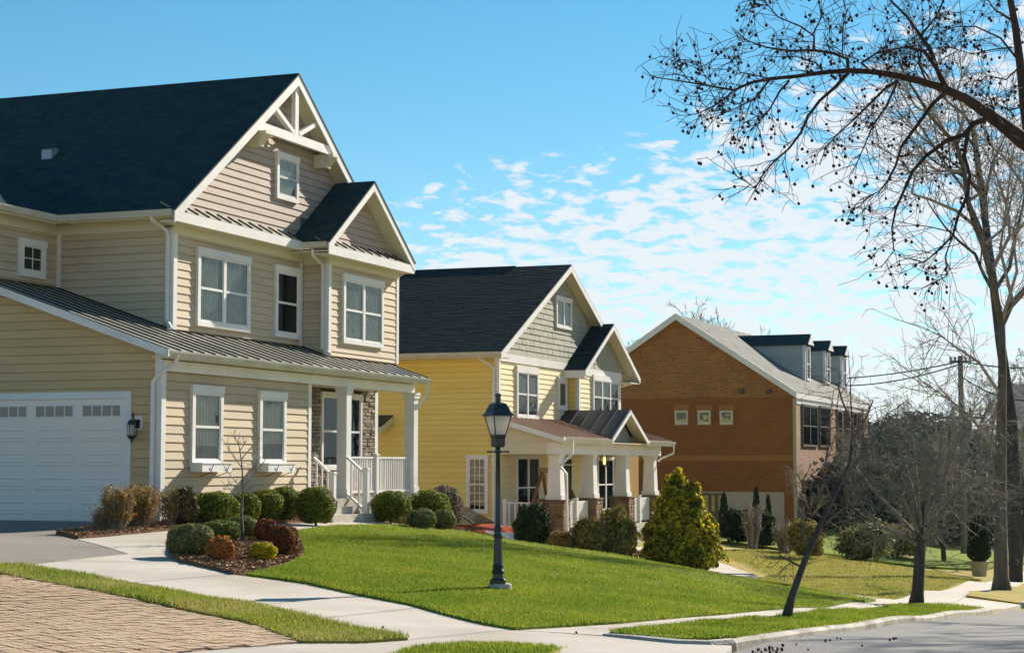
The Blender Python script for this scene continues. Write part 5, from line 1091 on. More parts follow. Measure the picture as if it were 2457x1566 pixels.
def twiggy(label,u0,u1,vt,vb,m,n=900,leaf=.02,nst=40,name='bronze_hedge',cat='hedge',k=k8,group=None,back=.5,tw=.006,d=None,mt=None,spread=1.):
    u0,u1,vt,vb=u0*k,u1*k,vt*k,vb*k;uc=(u0+u1)/2;p=gh(uc,vb) if d is None else dep(uc,vb,d);dd=(p-CP)@fw;r=(u1-u0)/2*dd/F;dirv=np.array((p[0],p[1]))/math.hypot(p[0],p[1]);cx_,cy_=p[0]+dirv[0]*r*back,p[1]+dirv[1]*r*back;cz=g1(cx_,cy_)
    h=dep(uc,vt,dd+r*back)[2]-cz;o=thing(name,label,cat,(cx_,cy_,cz),group);rr=random.Random(int(u0));mb=MB();pts=[]
    for i in range(nst):
        a=rr.uniform(0,6.28);q=rr.random()**.5;b=(cx_+r*.35*q*math.cos(a),cy_+r*.35*q*math.sin(a),cz-.02);e=(cx_+r*q*math.cos(a)*spread,cy_+r*q*math.sin(a)*spread,cz+h*rr.uniform(.6,1))
        mid=tuple((b[j]+e[j])/2+rr.uniform(-.05,.05) for j in range(3));mb.tube([b,mid,e],[tw*1.6,tw,tw*.5],3,cap=False)
        for j in range(5):
            t=rr.uniform(.3,1);s=np.array(b)+(np.array(e)-np.array(b))*t;e2=s+np.array((rr.uniform(-.12,.12),rr.uniform(-.12,.12),rr.uniform(.03,.18)))*h;mb.tube([s,e2],[tw*.7,tw*.35],3,cap=False)
            for q in range(max(1,n//(nst*5))): 
                t2=rr.uniform(.1,1);pts.append(s+(e2-s)*t2+np.array((rr.gauss(0,.03),rr.gauss(0,.03),rr.gauss(0,.03))))
    mb.build('stems',mt or M_twig,o)['kind']='stuff'
    P=np.array(pts);V,Fq=leaves(P,np.tile((0,0,1.),(len(P),1)),leaf,jit=1.5,seed=int(u0));build('foliage',V,Fq,m,o)['kind']='stuff';return o
GH='bronze hedge along the garage corner'
twiggy('low sparse twiggy end of the bronze hedge, in front of the garage door',212,262,1192,1250,M_hedge,1200,.018,30,group=GH)
twiggy('dense bronze hedge clump in front of the garage door edge',238,318,1148,1252,M_hedge,6000,.022,60,group=GH)
twiggy('yellowish bronze hedge clump in front of the garage corner downspout',292,372,1146,1245,M_hedge,5500,.022,60,group=GH)
twiggy('open bronze hedge clump with bare legs right of the garage corner',366,425,1148,1240,M_hedge,2200,.022,26,group=GH)
# terracotta pot half hidden in the hedge
pp=gh(322*k8,1243*k8);mb=MB();mb.lathe([(.16,0),(.21,.3),(.23,.31),(.23,.36),(.19,.36)],(pp[0]+.3,pp[1]+.3,g1(pp[0]+.3,pp[1]+.3)+.03),14);o=mb.build('flower_pot',M_terra,loc=(pp[0]+.3,pp[1]+.3,pp[2]));tag(o,'terracotta pot half hidden behind the bronze hedge by the garage','flower pot')
# ---- shrubs of the yellow house
S1('dark loose evergreen bush below the left porch rail of the yellow house',1208,1290,1192,1282,M_dark,name='evergreen_shrub',n=6000,leaf=.045,amp=.25,fringe=.15,d=50,back=.4)
S1('low reddish-orange bush at the foot of the first stone pier',1290,1350,1250,1306,M_hedge,name='low_shrub',n=3000,leaf=.04,amp=.2,fringe=.1,d=49,back=.3)
S1('olive-green bush in front of the left porch bay of the yellow house',1345,1425,1222,1312,M_olive,name='olive_shrub',n=5000,leaf=.05,amp=.25,fringe=.15,d=49,back=.3)
S1('taller olive and gold bush in front of the third stone pier',1412,1492,1200,1314,M_olive,name='olive_shrub',n=6000,leaf=.05,amp=.28,fringe=.18,d=49.5,back=.3)
S1('golden cone-shaped conifer in front of the brick building',1502,1700,1108,1330,M_conif,name='golden_conifer',cat='conifer',n=16000,leaf=.075,shape='cone',amp=.26,fringe=.05,d=51,back=.25,depth_=.24,conic=.52)
CPp=[('dark narrow arborvitae against the pale foundation of the brick building',1688,1718,1157,1275),('pointed dark arborvitae, tallest beyond the twiggy magnolia',1766,1792,1143,1225),('small pointed dark arborvitae right of the tallest one',1797,1817,1164,1232)]
for l_,a_,b_,t_,bb_ in CPp: S1(l_,a_,b_,t_,bb_,M_dark,name='arborvitae',cat='conifer',n=2500,leaf=.05,shape='cone',amp=.08,d=74,back=.3,conic=.45)
S1('dark broad evergreen bush left part of the bed before the brick building',1700,1762,1200,1285,M_dark,name='evergreen_shrub',n=4000,leaf=.06,amp=.25,fringe=.15,d=68,back=.3)
S1('dark evergreen bush below the pointed arborvitae',1752,1822,1205,1290,M_dark,name='evergreen_shrub',n=4500,leaf=.06,amp=.25,fringe=.15,d=67,back=.3)
twiggy('pinkish bare twiggy shrub over the dark bushes of the brick building',1740,1800,1180,1290,M_lilac,700,.03,40,name='bare_shrub',cat='shrub',d=64,tw=.02)
twiggy('bare brown shrub with a broad skirt of twigs right of the dark bushes',1812,1880,1225,1300,M_lilac,900,.03,60,name='bare_shrub',cat='shrub',d=64,tw=.02)
S1('olive bush behind the leaning street tree',1858,1930,1228,1290,M_olive,name='olive_shrub',n=3500,leaf=.06,amp=.25,fringe=.2,d=62,back=.3)
S1('large dark green mound hedge beyond the brick building corner',1960,2145,1190,1290,M_dark,name='mounded_hedge',cat='hedge',n=9000,leaf=.09,amp=.15,d=84,back=.3,ry=2.5)
S1('flat-topped brown-green hedge in front of the dark mound hedge',2020,2150,1232,1285,M_olive,name='flat_hedge',cat='hedge',n=6000,leaf=.08,amp=.08,shape='box',d=76,back=.2,ry=1.5)
S1('loose pale green bush on the tan lawn before the hedges',1975,2090,1235,1305,M_boxg,name='olive_shrub',n=5000,leaf=.06,amp=.3,fringe=.25,d=66,back=.3)
S1('clipped tapering evergreen growing in a tan urn beside the pavement',2283,2334,1217,1322,M_dark,name='potted_topiary',cat='topiary',n=4500,leaf=.035,shape='cone',amp=.03,d=56,back=0,conic=.33,stem=False) if False else None
pc_=gh(2350,1382);pz_=pc_[2];dd_=(pc_-CP)@fw
pot=thing('plant_pot','tall tan urn holding a clipped dark evergreen, beside the pavement on the right','plant pot',tuple(pc_))
mb=MB();mb.lathe([(.24,0),(.26,.05),(.29,.30),(.37,.50),(.39,.52),(.39,.56),(.35,.56)],tuple(pc_),18);mb.build('urn',M_pot,pot)
shrub('clipped_evergreen','dark tapering clipped evergreen rising from the tan urn on the right','topiary',(pc_[0],pc_[1],pz_+.53),.46,.46,1.72,M_dark,n=9000,leaf=.03,shape='cone',amp=.02,conic=.28,seed=5,stem=False,depth_=.08)
# ================================================================= TREES
def tree_skel(base,h,r0,seed,spread=.45,nb=9,fork=.35,minr=.008,levels=4,lean=(0,0),twigs=1.,up=.5,upt=None,first=.3,lenf=.45,k0=7):
    rr=random.Random(seed);T=MB();W=MB()
    def br(p,d,L_,r,lv):
        n=6 if lv<2 else 4;pts=[Vector(p)];d=Vector(d).normalized();rad=[r];q=Vector(p)
        for i in range(n):
            d=(d+Vector((rr.gauss(0,1),rr.gauss(0,1),rr.gauss(0,1)))*(.07 if lv==0 else .16)+Vector((0,0,up*.08 if lv else 0))).normalized()
            q=q+d*(L_/n);pts.append(q.copy());rad.append(max(minr,r*(1-(i+1)/n*(.62 if lv==0 else .75))))
        (T if lv==0 else W).tube(pts,rad,k0 if lv==0 else (5 if lv==1 else 3),cap=False)
        if lv>=levels: return
        m=nb if lv==0 else max(2,int((7-lv)*twigs))
        for j in range(m):
            t=first+(1-first)*(j+rr.random())/m if lv==0 else rr.uniform(.2,1);i=min(int(t*n),n-1);f=t*n-i;s=pts[i].lerp(pts[i+1],f);dd=(pts[i+1]-pts[i]).normalized()
            a=Vector((rr.gauss(0,1),rr.gauss(0,1),rr.gauss(0,1)));a=(a-dd*a.dot(dd)).normalized();ang=rr.uniform(.5,1.)*spread*2
            nd2=(dd*math.cos(ang)+a*math.sin(ang)).normalized();rb=max(minr,rad[min(i,len(rad)-1)]*rr.uniform(.4,.62))
            br(s,nd2,L_*lenf*rr.uniform(.7,1.3)*(1-.4*t if lv==0 else 1),rb,lv+1)
    br(base,Vector((lean[0],lean[1],1)),h,r0,0);return T,W
def bare_tree(label,base,h,r0,seed,m=None,m2_=None,name='bare_tree',group=None,**k):
    o=thing(name,label,'tree',tuple(base),group);T,W=tree_skel(base,h,r0,seed,**k);T.build('trunk',m or M_bark,o,smooth=True);W.build('crown',m2_ or M_twig,o)['kind']='stuff';return o
# small bare tree in the island bed
b_=gh(583,1303);dd=(b_-CP)@fw
small=thing('bare_sapling','slender bare sapling with few dead leaves in the island bed','tree',tuple(b_))
def PX3(u,v,d): return tuple(dep(u,v,d))
def q5(x,y): return (350+x/2.7907,850+y/2.7907)
T=MB();path=[(655,1280),(648,1200),(640,1080),(645,980),(650,900),(648,840),(645,760),(635,680),(622,600),(625,520)]
T.tube([PX3(*q5(*p),dd+.0) for p in path],[.034,.026,.022,.020,.017,.014,.012,.009,.006,.003],6);T.lathe([(.05,-.05),(.035,.06)],tuple(b_),8);T.build('trunk',M_bark,small,smooth=True)
W=MB();rr=random.Random(3)
for pts in ([(650,900),(600,850),(560,800),(530,760),(500,700)],[(650,880),(700,830),(760,760),(800,700),(840,640)],[(648,840),(690,780),(740,730),(770,690)],[(645,760),(600,700),(560,640),(545,600)],[(640,700),(690,640),(730,600),(755,560)],[(645,960),(600,930),(560,900),(520,900)],[(648,930),(700,890),(750,870),(790,880)],[(650,870),(600,890),(560,860),(540,880)],[(625,600),(600,570),(590,530)],[(630,640),(660,600),(650,560)],[(648,900),(690,850),(680,800),(720,740)]):
    of=rr.uniform(-.35,.35);P3=[PX3(*q5(*p),dd+of*i/len(pts)) for i,p in enumerate(pts)];W.tube(P3,[.010-.006*i/(len(pts)-1) for i in range(len(pts))],4,cap=False)
    for j in range(7):
        i=rr.randrange(1,len(P3));s=np.array(P3[i]);e=s+np.array([rr.gauss(0,.08),rr.gauss(0,.08),rr.uniform(-.02,.14)]);W.tube([tuple(s),tuple(e)],[.0045,.003],3,cap=False)
W.build('branches',M_twig,small)['kind']='stuff'
P=[];
for j in range(60): q=rr.choice(W.V);P.append(np.array(q)+np.array((rr.gauss(0,.02),rr.gauss(0,.02),-abs(rr.gauss(0,.02)))))
V,Fq=leaves(np.array(P),np.tile((1.,0,0),(len(P),1)),.016,jit=1.,seed=4);build('dead_leaves',V,Fq,M_chip,small)['kind']='stuff'
# leaning street tree (dark) and its neighbour
def q8(x,y): return (1900+x/2.192,800+y/2.192)
b_=gh(1885,1487);dd=(b_-CP)@fw
lt=thing('leaning_tree','dark leaning bare tree on the grass verge, before the brick building','tree',tuple(b_))
T=MB();pth=[(1885,1488),(1900,1430),(1925,1360),(1945,1310),(1965,1265),(1995,1200),(2020,1150),(2040,1110),(2045,1040),(2042,970),(2040,910),(2037,870),(2035,840)]
T.tube([PX3(u,v,dd+i*.12) for i,(u,v) in enumerate(pth)],[.075,.050,.043,.040,.037,.033,.028,.022,.014,.010,.007,.005,.003],8);T.build('trunk',M_barkd,lt,smooth=True)
W=MB();rr=random.Random(11)
def twigs(W,P3,rad,n,ln,r0,r1,rr,sub=2,grav=0.,outs=None):
    for j in range(n):
        t=rr.random()**.7*(len(P3)-1);i=min(int(t),len(P3)-2);a=Vector(P3[i]).lerp(Vector(P3[i+1]),t-i);d=(Vector(P3[i+1])-Vector(P3[i])).normalized();d=(d*.7+Vector((rr.gauss(0,.6),rr.gauss(0,.6),rr.gauss(0,.6)-grav))).normalized()
        L_=ln*rr.uniform(.4,1.2);q=a;pts=[a];
        for s in range(3): d=(d+Vector((rr.gauss(0,.25),rr.gauss(0,.25),rr.gauss(0,.25)-grav*.4))).normalized();q=q+d*L_/3;pts.append(q.copy())
        W.tube(pts,[r0,r0*.7+r1*.3,(r0+r1)/2,r1],3,cap=False)
        if outs is not None: outs+= [pts[2],pts[3],(pts[1]+pts[2])/2]
        if sub>0: twigs(W,pts,None,2,ln*.5,max(r0*.6,r1),r1,rr,sub-1,grav,outs)
limbs=[[(1945,1310),(1925,1270),(1935,1230),(1960,1200)],[(1965,1265),(2010,1230),(2050,1200),(2090,1150)],[(1995,1200),(1975,1150),(1985,1080),(1990,1010),(2000,940)],[(2020,1150),(2070,1090),(2110,1040),(2130,990)],[(2042,1060),(2075,1010),(2095,960)],[(2043,1010),(2020,960),(2010,920)],[(1960,1275),(2000,1270),(2050,1240),(2090,1230)],[(1925,1360),(1895,1345),(1870,1330)],[(2030,1130),(2060,1150),(2100,1120)]]
for l in limbs:
    of=rr.uniform(-1.,1.);P3=[PX3(u,v,dd+.6+of*i/3) for i,(u,v) in enumerate(l)];W.tube(P3,[.020,.014,.010,.007,.005][:len(l)],5,cap=False);twigs(W,P3,None,9,.5,.006,.003,rr,2)
W.build('crown',M_twigr,lt)['kind']='stuff'
def brush_tree(label,u,v,h,r0,seed,m=M_bark,name='bare_tree',d=None,vt=None,**k):
    b=gh(u,v) if d is None else np.array([*dep(u,v,d)[:2],0])
    if d is not None:b[2]=g1(b[0],b[1])
    dd=(b-CP)@fw
    if vt is not None:h=dep(u,vt,dd)[2]-b[2]
    return bare_tree(label,b,h,r0,seed,m,name=name,**k)
b_=gh(2200,1450);dd=(b_-CP)@fw
sm=thing('street_tree','straight-trunked small street tree with dense wide twiggy crown at the pavement edge','tree',tuple(b_))
T=MB();T.tube([PX3(u,v,dd) for u,v in [(2198,1452),(2202,1420),(2206,1360),(2208,1300),(2210,1260),(2214,1200)]],[.17,.125,.115,.11,.07,.05],10);T.build('trunk',M_barkd,sm,smooth=True)
W=MB();rr=random.Random(31)
for l in ([(2208,1300),(2240,1258),(2290,1190),(2350,1130),(2430,1040)],[(2206,1300),(2195,1200),(2175,1120),(2145,1050)],[(2212,1240),(2218,1150),(2222,1080),(2232,1010)],[(2206,1290),(2150,1230),(2100,1180),(2060,1130)],[(2212,1250),(2260,1160),(2290,1080),(2310,1010)],[(2206,1260),(2145,1180),(2110,1110),(2090,1060)],[(2208,1310),(2280,1262),(2340,1230),(2400,1200)],[(2206,1310),(2160,1280),(2110,1260),(2075,1230)],[(2210,1270),(2200,1150),(2190,1060)],[(2212,1240),(2250,1120),(2262,1030)],[(2210,1260),(2300,1170),(2370,1160)],[(2206,1280),(2170,1200),(2130,1150)]):
    of=rr.uniform(-1.6,1.6);n=len(l);P3=[PX3(u,v,dd+of*i/n) for i,(u,v) in enumerate(l)];W.tube(P3,[.05-.038*i/(n-1) for i in range(n)],5,cap=False);twigs(W,P3,None,21,1.1,.008,.004,rr,2)
W.build('crown',M_twigd,sm)['kind']='stuff'
# big tree: traced limbs
def qa(x,y): return (1520+x/2.193,y/2.193)
b_=gh(2405,1416);dd=(b_-CP)@fw
bt=thing('tall_tree','tall bare grey-barked street tree at the right edge with a forked trunk','tree',tuple(b_));T=MB();W=MB();rr=random.Random(21)
tr1=[(2403,1425),(2402,1380),(2400,1200),(2402,1050),(2405,900),(2403,775)];T.tube([PX3(u,v,dd) for u,v in tr1],[.32,.205,.17,.145,.118,.108],12)
left=[(2403,775)]+[qa(*p) for p in ((1880,1440),(1840,1290),(1800,1190),(1760,1060),(1740,900),(1700,760),(1640,700),(1560,610),(1480,480),(1430,400),(1390,300))]
T.tube([PX3(u,v,dd-i*.15) for i,(u,v) in enumerate(left)],[.10,.095,.088,.08,.075,.07,.062,.054,.045,.036,.027,.016],9)
right=[(2403,775),(2425,730),(2457,700),(2520,620),(2600,480)];T.tube([PX3(u,v,dd+i*.3) for i,(u,v) in enumerate(right)],[.12,.10,.09,.08,.06],8)
T.build('trunk',M_bark,bt,smooth=True)
L2_=[[left[3],qa(1700,1110),qa(1560,1050),qa(1465,1020),qa(1480,930),qa(1400,840),qa(1280,760)],[left[1],qa(1980,1240),qa(1970,1100),qa(1900,900),qa(1800,700)],[(2540,520),qa(2050,970),qa(1950,830),qa(1790,690)],[left[6],qa(1740,600),qa(1700,480),qa(1740,380)],[left[7],qa(1600,620),qa(1480,560),qa(1420,430)],[left[2],qa(1950,1200),qa(2000,1000),qa(2050,850)],[left[5],qa(1600,900),qa(1500,820)],[left[4],qa(1850,1000),qa(1900,850),qa(1880,700)],[(2402,1100),(2330,1000),(2280,960),(2220,920)],[(2403,950),(2350,870),(2290,830),(2250,800)],[(2405,1130),(2300,1180),(2240,1230),(2200,1250)],[(2430,725),(2400,600),(2420,450),(2440,300)],[left[0],(2440,650),(2430,560),(2457,450)]]
for l in L2_:
    of=rr.uniform(-2,2);P3=[PX3(u,v,dd+of*i/len(l)) for i,(u,v) in enumerate(l)];n=len(l);W.tube(P3,[.055-.042*i/(n-1) for i in range(n)],6,cap=False);twigs(W,P3,None,26,1.9,.013,.006,rr,2)
twigs(W,[PX3(u,v,dd) for u,v in left[3:]],None,40,2.2,.014,.006,rr,2);twigs(W,[PX3(u,v,dd) for u,v in right],None,26,2.2,.014,.006,rr,2)
W.build('crown',M_twig,bt)['kind']='stuff'
b2_=gh(2440,1395);brush_tree('second dark trunk immediately behind the tall forked street tree',2438,1395,17,.25,31,m=M_barkd,name='tall_tree',m2_=M_barkd,first=.55,nb=8,levels=3,minr=.012,spread=.35)
# overhanging seed-ball tree, its trunk stands outside the picture on the near kerb
tb_=np.array((17.3,-5.0,g1(17.3,-5.0)))
st=thing('overhanging_tree','bare tree reaching in from upper right with reddish branches full of dangling seed balls','tree',tuple(tb_))
DA=15.6
mainA=[(2055,745),(1960,670),(1850,590),(1750,520),(1620,460),(1500,425),(1380,398),(1260,378),(1130,372),(1000,382),(860,402),(720,415),(620,435),(530,475),(430,458),(330,440),(200,420),(100,405),(45,350)]
def PA(l,d0=DA,drift=0.): return [PX3(*qa(*p),d0+drift*i/len(l)) for i,p in enumerate(l)]
T=MB();A3=PA(mainA,DA,-1.0);e0=np.array(A3[0])
T.tube([tuple(tb_-np.array((0,0,.3))),tuple(tb_+np.array((0,.2,2.2))),tuple(tb_+np.array((-.1,.6,3.6))),(17.0,-2.2,4.35),(16.9,.0,4.55),tuple(A3[0])],[.30,.24,.19,.15,.11,.085],12)
T.tube([tuple(tb_+np.array((-.1,.6,3.5))),(17.4,-5.2,6.5),(17.2,-4.6,9.5),(17.4,-4.2,12)],[.16,.13,.09,.04],9)
ra=[.074,.060,.048,.040,.034,.030,.027,.024,.021,.018,.016,.014,.012,.010,.008,.007,.005,.004,.003];T.tube(A3,ra,10,cap=False);T.build('trunk',M_barkr,st,smooth=True)
W=MB();outs=[];rr=random.Random(5)
SUB=[([(530,475),(470,530),(400,570),(330,600),(260,608)],.008,-1.),([(1640,455),(1590,350),(1530,270),(1440,250),(1350,262)],.028,-.5),([(1590,350),(1560,260),(1510,190),(1440,90),(1350,0),(1300,-60)],.024,.5),([(1510,190),(1560,130),(1610,60),(1640,-20)],.012,0),([(1130,372),(1125,310),(1050,280),(950,265),(820,268),(700,250),(600,215),(550,175)],.016,-.6),([(950,265),(950,190),(880,140),(760,90),(700,20),(670,-20)],.010,.2),([(945,180),(990,90),(970,-10)],.008,.5),
([(1130,385),(1060,460),(980,530),(920,610),(880,700),(820,780),(740,850),(680,920),(640,990),(570,940)],.016,-.4),([(1390,425),(1320,470),(1250,540),(1170,620),(1080,700),(1010,780),(980,870)],.012,.5),([(1390,430),(1330,560),(1260,660),(1210,780),(1150,915)],.011,-.8),([(820,425),(770,480),(720,570),(660,640),(610,700)],.010,.3),([(1640,490),(1580,540),(1500,650),(1410,770),(1380,870),(1340,950),(1290,1010),(1190,1050)],.018,-.6),
([(1850,630),(1790,650),(1740,710),(1650,740),(1540,820),(1470,900),(1420,1010),(1380,1100),(1360,1200),(1370,1320),(1300,1410)],.026,.4),([(1760,700),(1740,820),(1770,920),(1760,1020),(1710,1130),(1680,1240),(1600,1320),(1530,1380),(1400,1350)],.020,-.4),([(1250,380),(1200,330),(1280,280),(1350,262),(1480,240)],.012,.3),([(720,415),(640,520),(560,560),(470,600)],.009,.4),([(1680,1240),(1640,1350),(1650,1450),(1560,1500)],.007,.2),([(1540,430),(1500,330),(1520,250)],.01,0),([(700,410),(560,380),(520,240)],.006,.2),([(430,458),(370,390),(350,330)],.005,.1),([(300,435),(250,370),(215,300)],.005,.1),([(1000,382),(960,330),(860,300),(780,300)],.008,.4),([(1100,290),(1100,150),(1130,40)],.006,.3),([(1000,170),(1030,250),(1130,300)],.004,.3)]
limbK=[(1975,-40),(2010,150),(2035,350),(2055,560),(2075,700)];W.tube(PA(limbK,DA+1.5),[.03,.036,.04,.045,.05],7)
SUB+= [([(2010,300),(1930,200),(1800,140),(1700,140),(1560,190)],.010,1.2),([(1990,250),(1900,260),(1780,285),(1670,250)],.007,1.2),([(1980,100),(1900,50),(1850,-20)],.012,1.2),([(2035,350),(1960,420),(1860,400),(1800,450)],.008,1.2),([(1960,670),(1900,600),(1880,520),(1820,470)],.010,.8),([(2055,560),(1980,580),(1900,540)],.008,1)]
for l,r0_,dr in SUB:
    P3=PA(l,DA-.5 if r0_<.02 else DA-.2,dr);n=len(l)
    # start exactly on the limb it grows from
    W.tube(P3,[r0_-(r0_-.0035)*i/(n-1) for i in range(n)],6,cap=False);twigs(W,P3,None,7+int(n*2.4),.36,.0034,.0022,rr,1,.10,outs)
twigs(W,A3[4:-3],None,40,.34,.004,.0022,rr,1,0.,outs);twigs(W,PA(limbK,DA+1.5),None,14,.5,.004,.0022,rr,1,0.,outs)
W.build('branches',M_barkr,st)['kind']='stuff'
def ball_mesh():
    import bmesh
    bm=bmesh.new();bmesh.ops.create_icosphere(bm,subdivisions=1,radius=.0145)
    for i,v in enumerate(bm.verts): v.co*= 1.22 if i%2 else .86
    me=bpy.data.meshes.new('seed_ball');bm.to_mesh(me);bm.free();me.materials.append(M_ball);return me
bme=ball_mesh();rr.shuffle(outs);outs=[o_ for o_ in outs if -30<(U0+F*((np.array(o_)-CP)@rt)/((np.array(o_)-CP)@fw))<2500]
nb_=min(len(outs),780);stalks=MB();BV=[];BF=[];bv=np.array([v.co[:] for v in bme.vertices]);bf=[tuple(p.vertices) for p in bme.polygons]
for i in range(nb_):
    p=Vector(outs[i]);L_=rr.uniform(.02,.06);q=p+Vector((rr.gauss(0,.012),rr.gauss(0,.012),-L_));stalks.tube([p,q],[.0018,.0014],3,cap=False)
    if i<290:
        o=bpy.data.objects.new('seed_ball',bme);link(o);o.parent=st;o.location=q-Vector(tb_);o.rotation_euler=(rr.random()*6,rr.random()*6,0);s_=rr.uniform(.8,1.15);o.scale=(s_,)*3
    else:
        n=len(BV);BV+=[tuple(np.array(q)+v*rr.uniform(.85,1.1)) for v in bv];BF+=[tuple(a+n for a in f) for f in bf]
stalks.build('seed_stalks',M_barkr,st)['kind']='stuff';build('seed_balls',BV,BF,MATS['seed_ball_brown'],st)['kind']='stuff'
# fallen seed balls in the gutter
rr=random.Random(9)
big=bme.copy()
for v in big.vertices: v.co*=1.0
for i in range(27):
    if i<19: u=rr.choice((1815,1845,1890,1985,2010,2035,1860,1830))+rr.gauss(0,14);v=1545-(u-1830)*.13+rr.gauss(0,3)+12
    else: u=rr.uniform(1780,2200);v=1560-(u-1780)*.11+rr.uniform(4,22)
    p=gh(u,min(v,1564));o=bpy.data.objects.new('fallen_seed_ball',big);link(o);o.location=(p[0],p[1],p[2]+.0);o.scale=(rr.uniform(.8,1.3),)*3;ORG[o.name]=p;tag(o,['small dark seed ball lying in the gutter below the kerb','small dark seed ball lying out on the street beyond the gutter'][i>=19],'seed ball',['seed balls fallen in the gutter','seed balls scattered on the street'][i>=19])
for l_,u,v in (('dark seed ball on the pale walkway left of centre',919,1507),('dark seed ball on the apron below the lawn corner',1383,1520),('small seed ball on the brick lane near the bottom edge',335,1562)):
    p=gh(u,v);o=bpy.data.objects.new('fallen_seed_ball',big);link(o);o.location=(p[0],p[1],p[2]+.015);ORG[o.name]=p;tag(o,l_,'seed ball')
# ================================================================= CAR
cxr,cyf=0,0
fp=hit(1232,1275,0,48.6);cy0=fp[1]-.05;cgz=-.97
CR=thing('parked_car','orange-red parked car behind the lawn crest, its nose towards the street','car',(49.4,cy0+2.3,cgz))
cs=[] # stations: y from front, profile (half width, z) loops
W0=.90;yst=[(0.0,.55,.30,.72,.74),(.12,.72,.24,.80,.86),(.45,.85,.20,.92,.95),(1.0,.90,.2,1.0,1.03),(1.45,.90,.2,1.04,1.09),(2.2,.90,.2,1.06,1.12),(3.2,.90,.2,1.06,1.12),(4.2,.88,.22,1.04,1.08),(4.6,.78,.3,.95,1.0)]
V=[];cxm=49.4
for (yy,hw2,zb_,zs_,zc2) in yst:
    prof=[(-hw2,zb_),(-hw2-.015,.6*zs_),(-hw2+.02,zs_-.06),(-hw2+.12,zs_),(-.3,zc2),(.3,zc2),(hw2-.12,zs_),(hw2-.02,zs_-.06),(hw2+.015,.6*zs_),(hw2,zb_)]
    V+=[(cxm+a,cy0+yy,cgz+b) for a,b in prof]
n=10;Fq=[(i*n+k,(i+1)*n+k,(i+1)*n+(k+1)%n,i*n+(k+1)%n) for i in range(len(yst)-1) for k in range(n)]+[tuple(range(n)),tuple((len(yst)-1)*n+k for k in range(n))[::-1]]
build('body',V,Fq,M_carred,CR,smooth=False)
cab=[(1.25,.80,1.08,.80),(2.05,.66,1.52,.62),(3.3,.66,1.55,.6),(4.3,.76,1.1,.74)]
V=[]
for yy,hw2,zt3,_ in cab: V+=[(cxm-hw2,cy0+yy,cgz+zt3),(cxm+hw2,cy0+yy,cgz+zt3)]
Vb=[(cxm-.84,cy0+yy,cgz+1.04) for yy,*_ in cab]+[(cxm+.84,cy0+yy,cgz+1.04) for yy,*_ in cab]
build('windscreen',[V[0],V[1],V[3],V[2]],[(0,1,2,3)],M_carwind,CR);build('roof',[V[2],V[3],V[5],V[4]],[(0,1,2,3)],M_carred,CR);build('rear_window',[V[4],V[5],V[7],V[6]],[(0,1,2,3)],M_carwind,CR)
for s_,k in ((0,0),(1,4)): build('side_window',[V[s_],V[2+s_],V[4+s_],V[6+s_],Vb[k+3],Vb[k]],[(0,1,2,3,4,5)],M_carwind,CR)
mb=MB();mb.bar(V[0],V[2],.05);mb.build('windscreen_pillar',M_dkroof,CR)
mb=MB();mb.box(cxm-.93,cxm-.91,cy0+.9,cy0+4.2,cgz+.92,cgz+.98);mb.build('side_trim',M_dkroof,CR)
mb=MB();mb.box(cxm-.5,cxm+.5,cy0-.03,cy0+.02,cgz+.38,cgz+.72);gr=mb.build('grille',M_dkroof,CR)
for i in range(4): mb=MB();mb.box(cxm-.52,cxm+.52,cy0-.06,cy0-.02,cgz+.40+i*.085,cgz+.45+i*.085);mb.build('grille_bar',M_chrome,gr)
for s_ in (-1,1):
    mb=MB();x_=cxm+s_*.62;mb.prism([(x_+s_*.0,cy0+.0,cgz+.62),(x_+s_*.22,cy0+.2,cgz+.62),(x_+s_*.30,cy0+.62,cgz+.80),(x_+s_*.1,cy0+.3,cgz+.86),(x_-s_*.1,cy0+.0,cgz+.78)],(0,-.03,0));mb.build('headlight',M_head,CR)
mb=MB();mb.prism([(cxm-.905,cy0+.25,cgz+.66),(cxm-.925,cy0+.85,cgz+.84),(cxm-.90,cy0+.85,cgz+.92),(cxm-.80,cy0+.2,cgz+.83)],(-.03,-.02,0));mb.build('headlight_wrap',M_head,CR)
for s_ in (-1,1):
    for yy in (.95,3.65):
        mb=MB();mb.tube([(cxm+s_*.70,cy0+yy,cgz+.33),(cxm+s_*.92,cy0+yy,cgz+.33)],.33,18);wh=mb.build('wheel',M_tyre,CR);mb=MB();mb.tube([(cxm+s_*.90,cy0+yy,cgz+.33),(cxm+s_*.93,cy0+yy,cgz+.33)],.2,12);mb.build('rim',M_chrome,wh)
# ================================================================= BACKGROUND
# utility pole and wires
pb=dep(2310,1180,95);pb[2]=g1(pb[0],pb[1]);pt=dep(2308,852,95)
UP=thing('utility_pole','weathered timber utility pole with a crossarm rising behind the street trees','utility pole',tuple(pb));mb=MB();mb.tube([tuple(pb),(pb[0],pb[1],pt[2])],[.17,.13],8);mb.build('pole',M_pole,UP)
zt4=pt[2];rx_=rt
for z_,w_ in ((zt4-.3,.55),(zt4-3.2,1.1)):
    mb=MB();mb.bar(tuple(np.array((pb[0],pb[1],z_))-rx_*w_),tuple(np.array((pb[0],pb[1],z_))+rx_*w_),.14,.14);mb.build('crossarm',M_pole,UP)
    for q in (-.9,-.5,.5,.9):
        c=np.array((pb[0],pb[1],z_+.07))+rx_*w_*q;mb=MB();mb.lathe([(.04,0),(.08,.08),(.04,.18)],tuple(c),6);mb.build('insulator',M_pole,UP)
mb=MB();mb.lathe([(.28,-1.0),(.28,0),(.1,.1)],(pb[0]-.4,pb[1]-.3,zt4-3.3),10);mb.build('transformer',M_pole,UP)
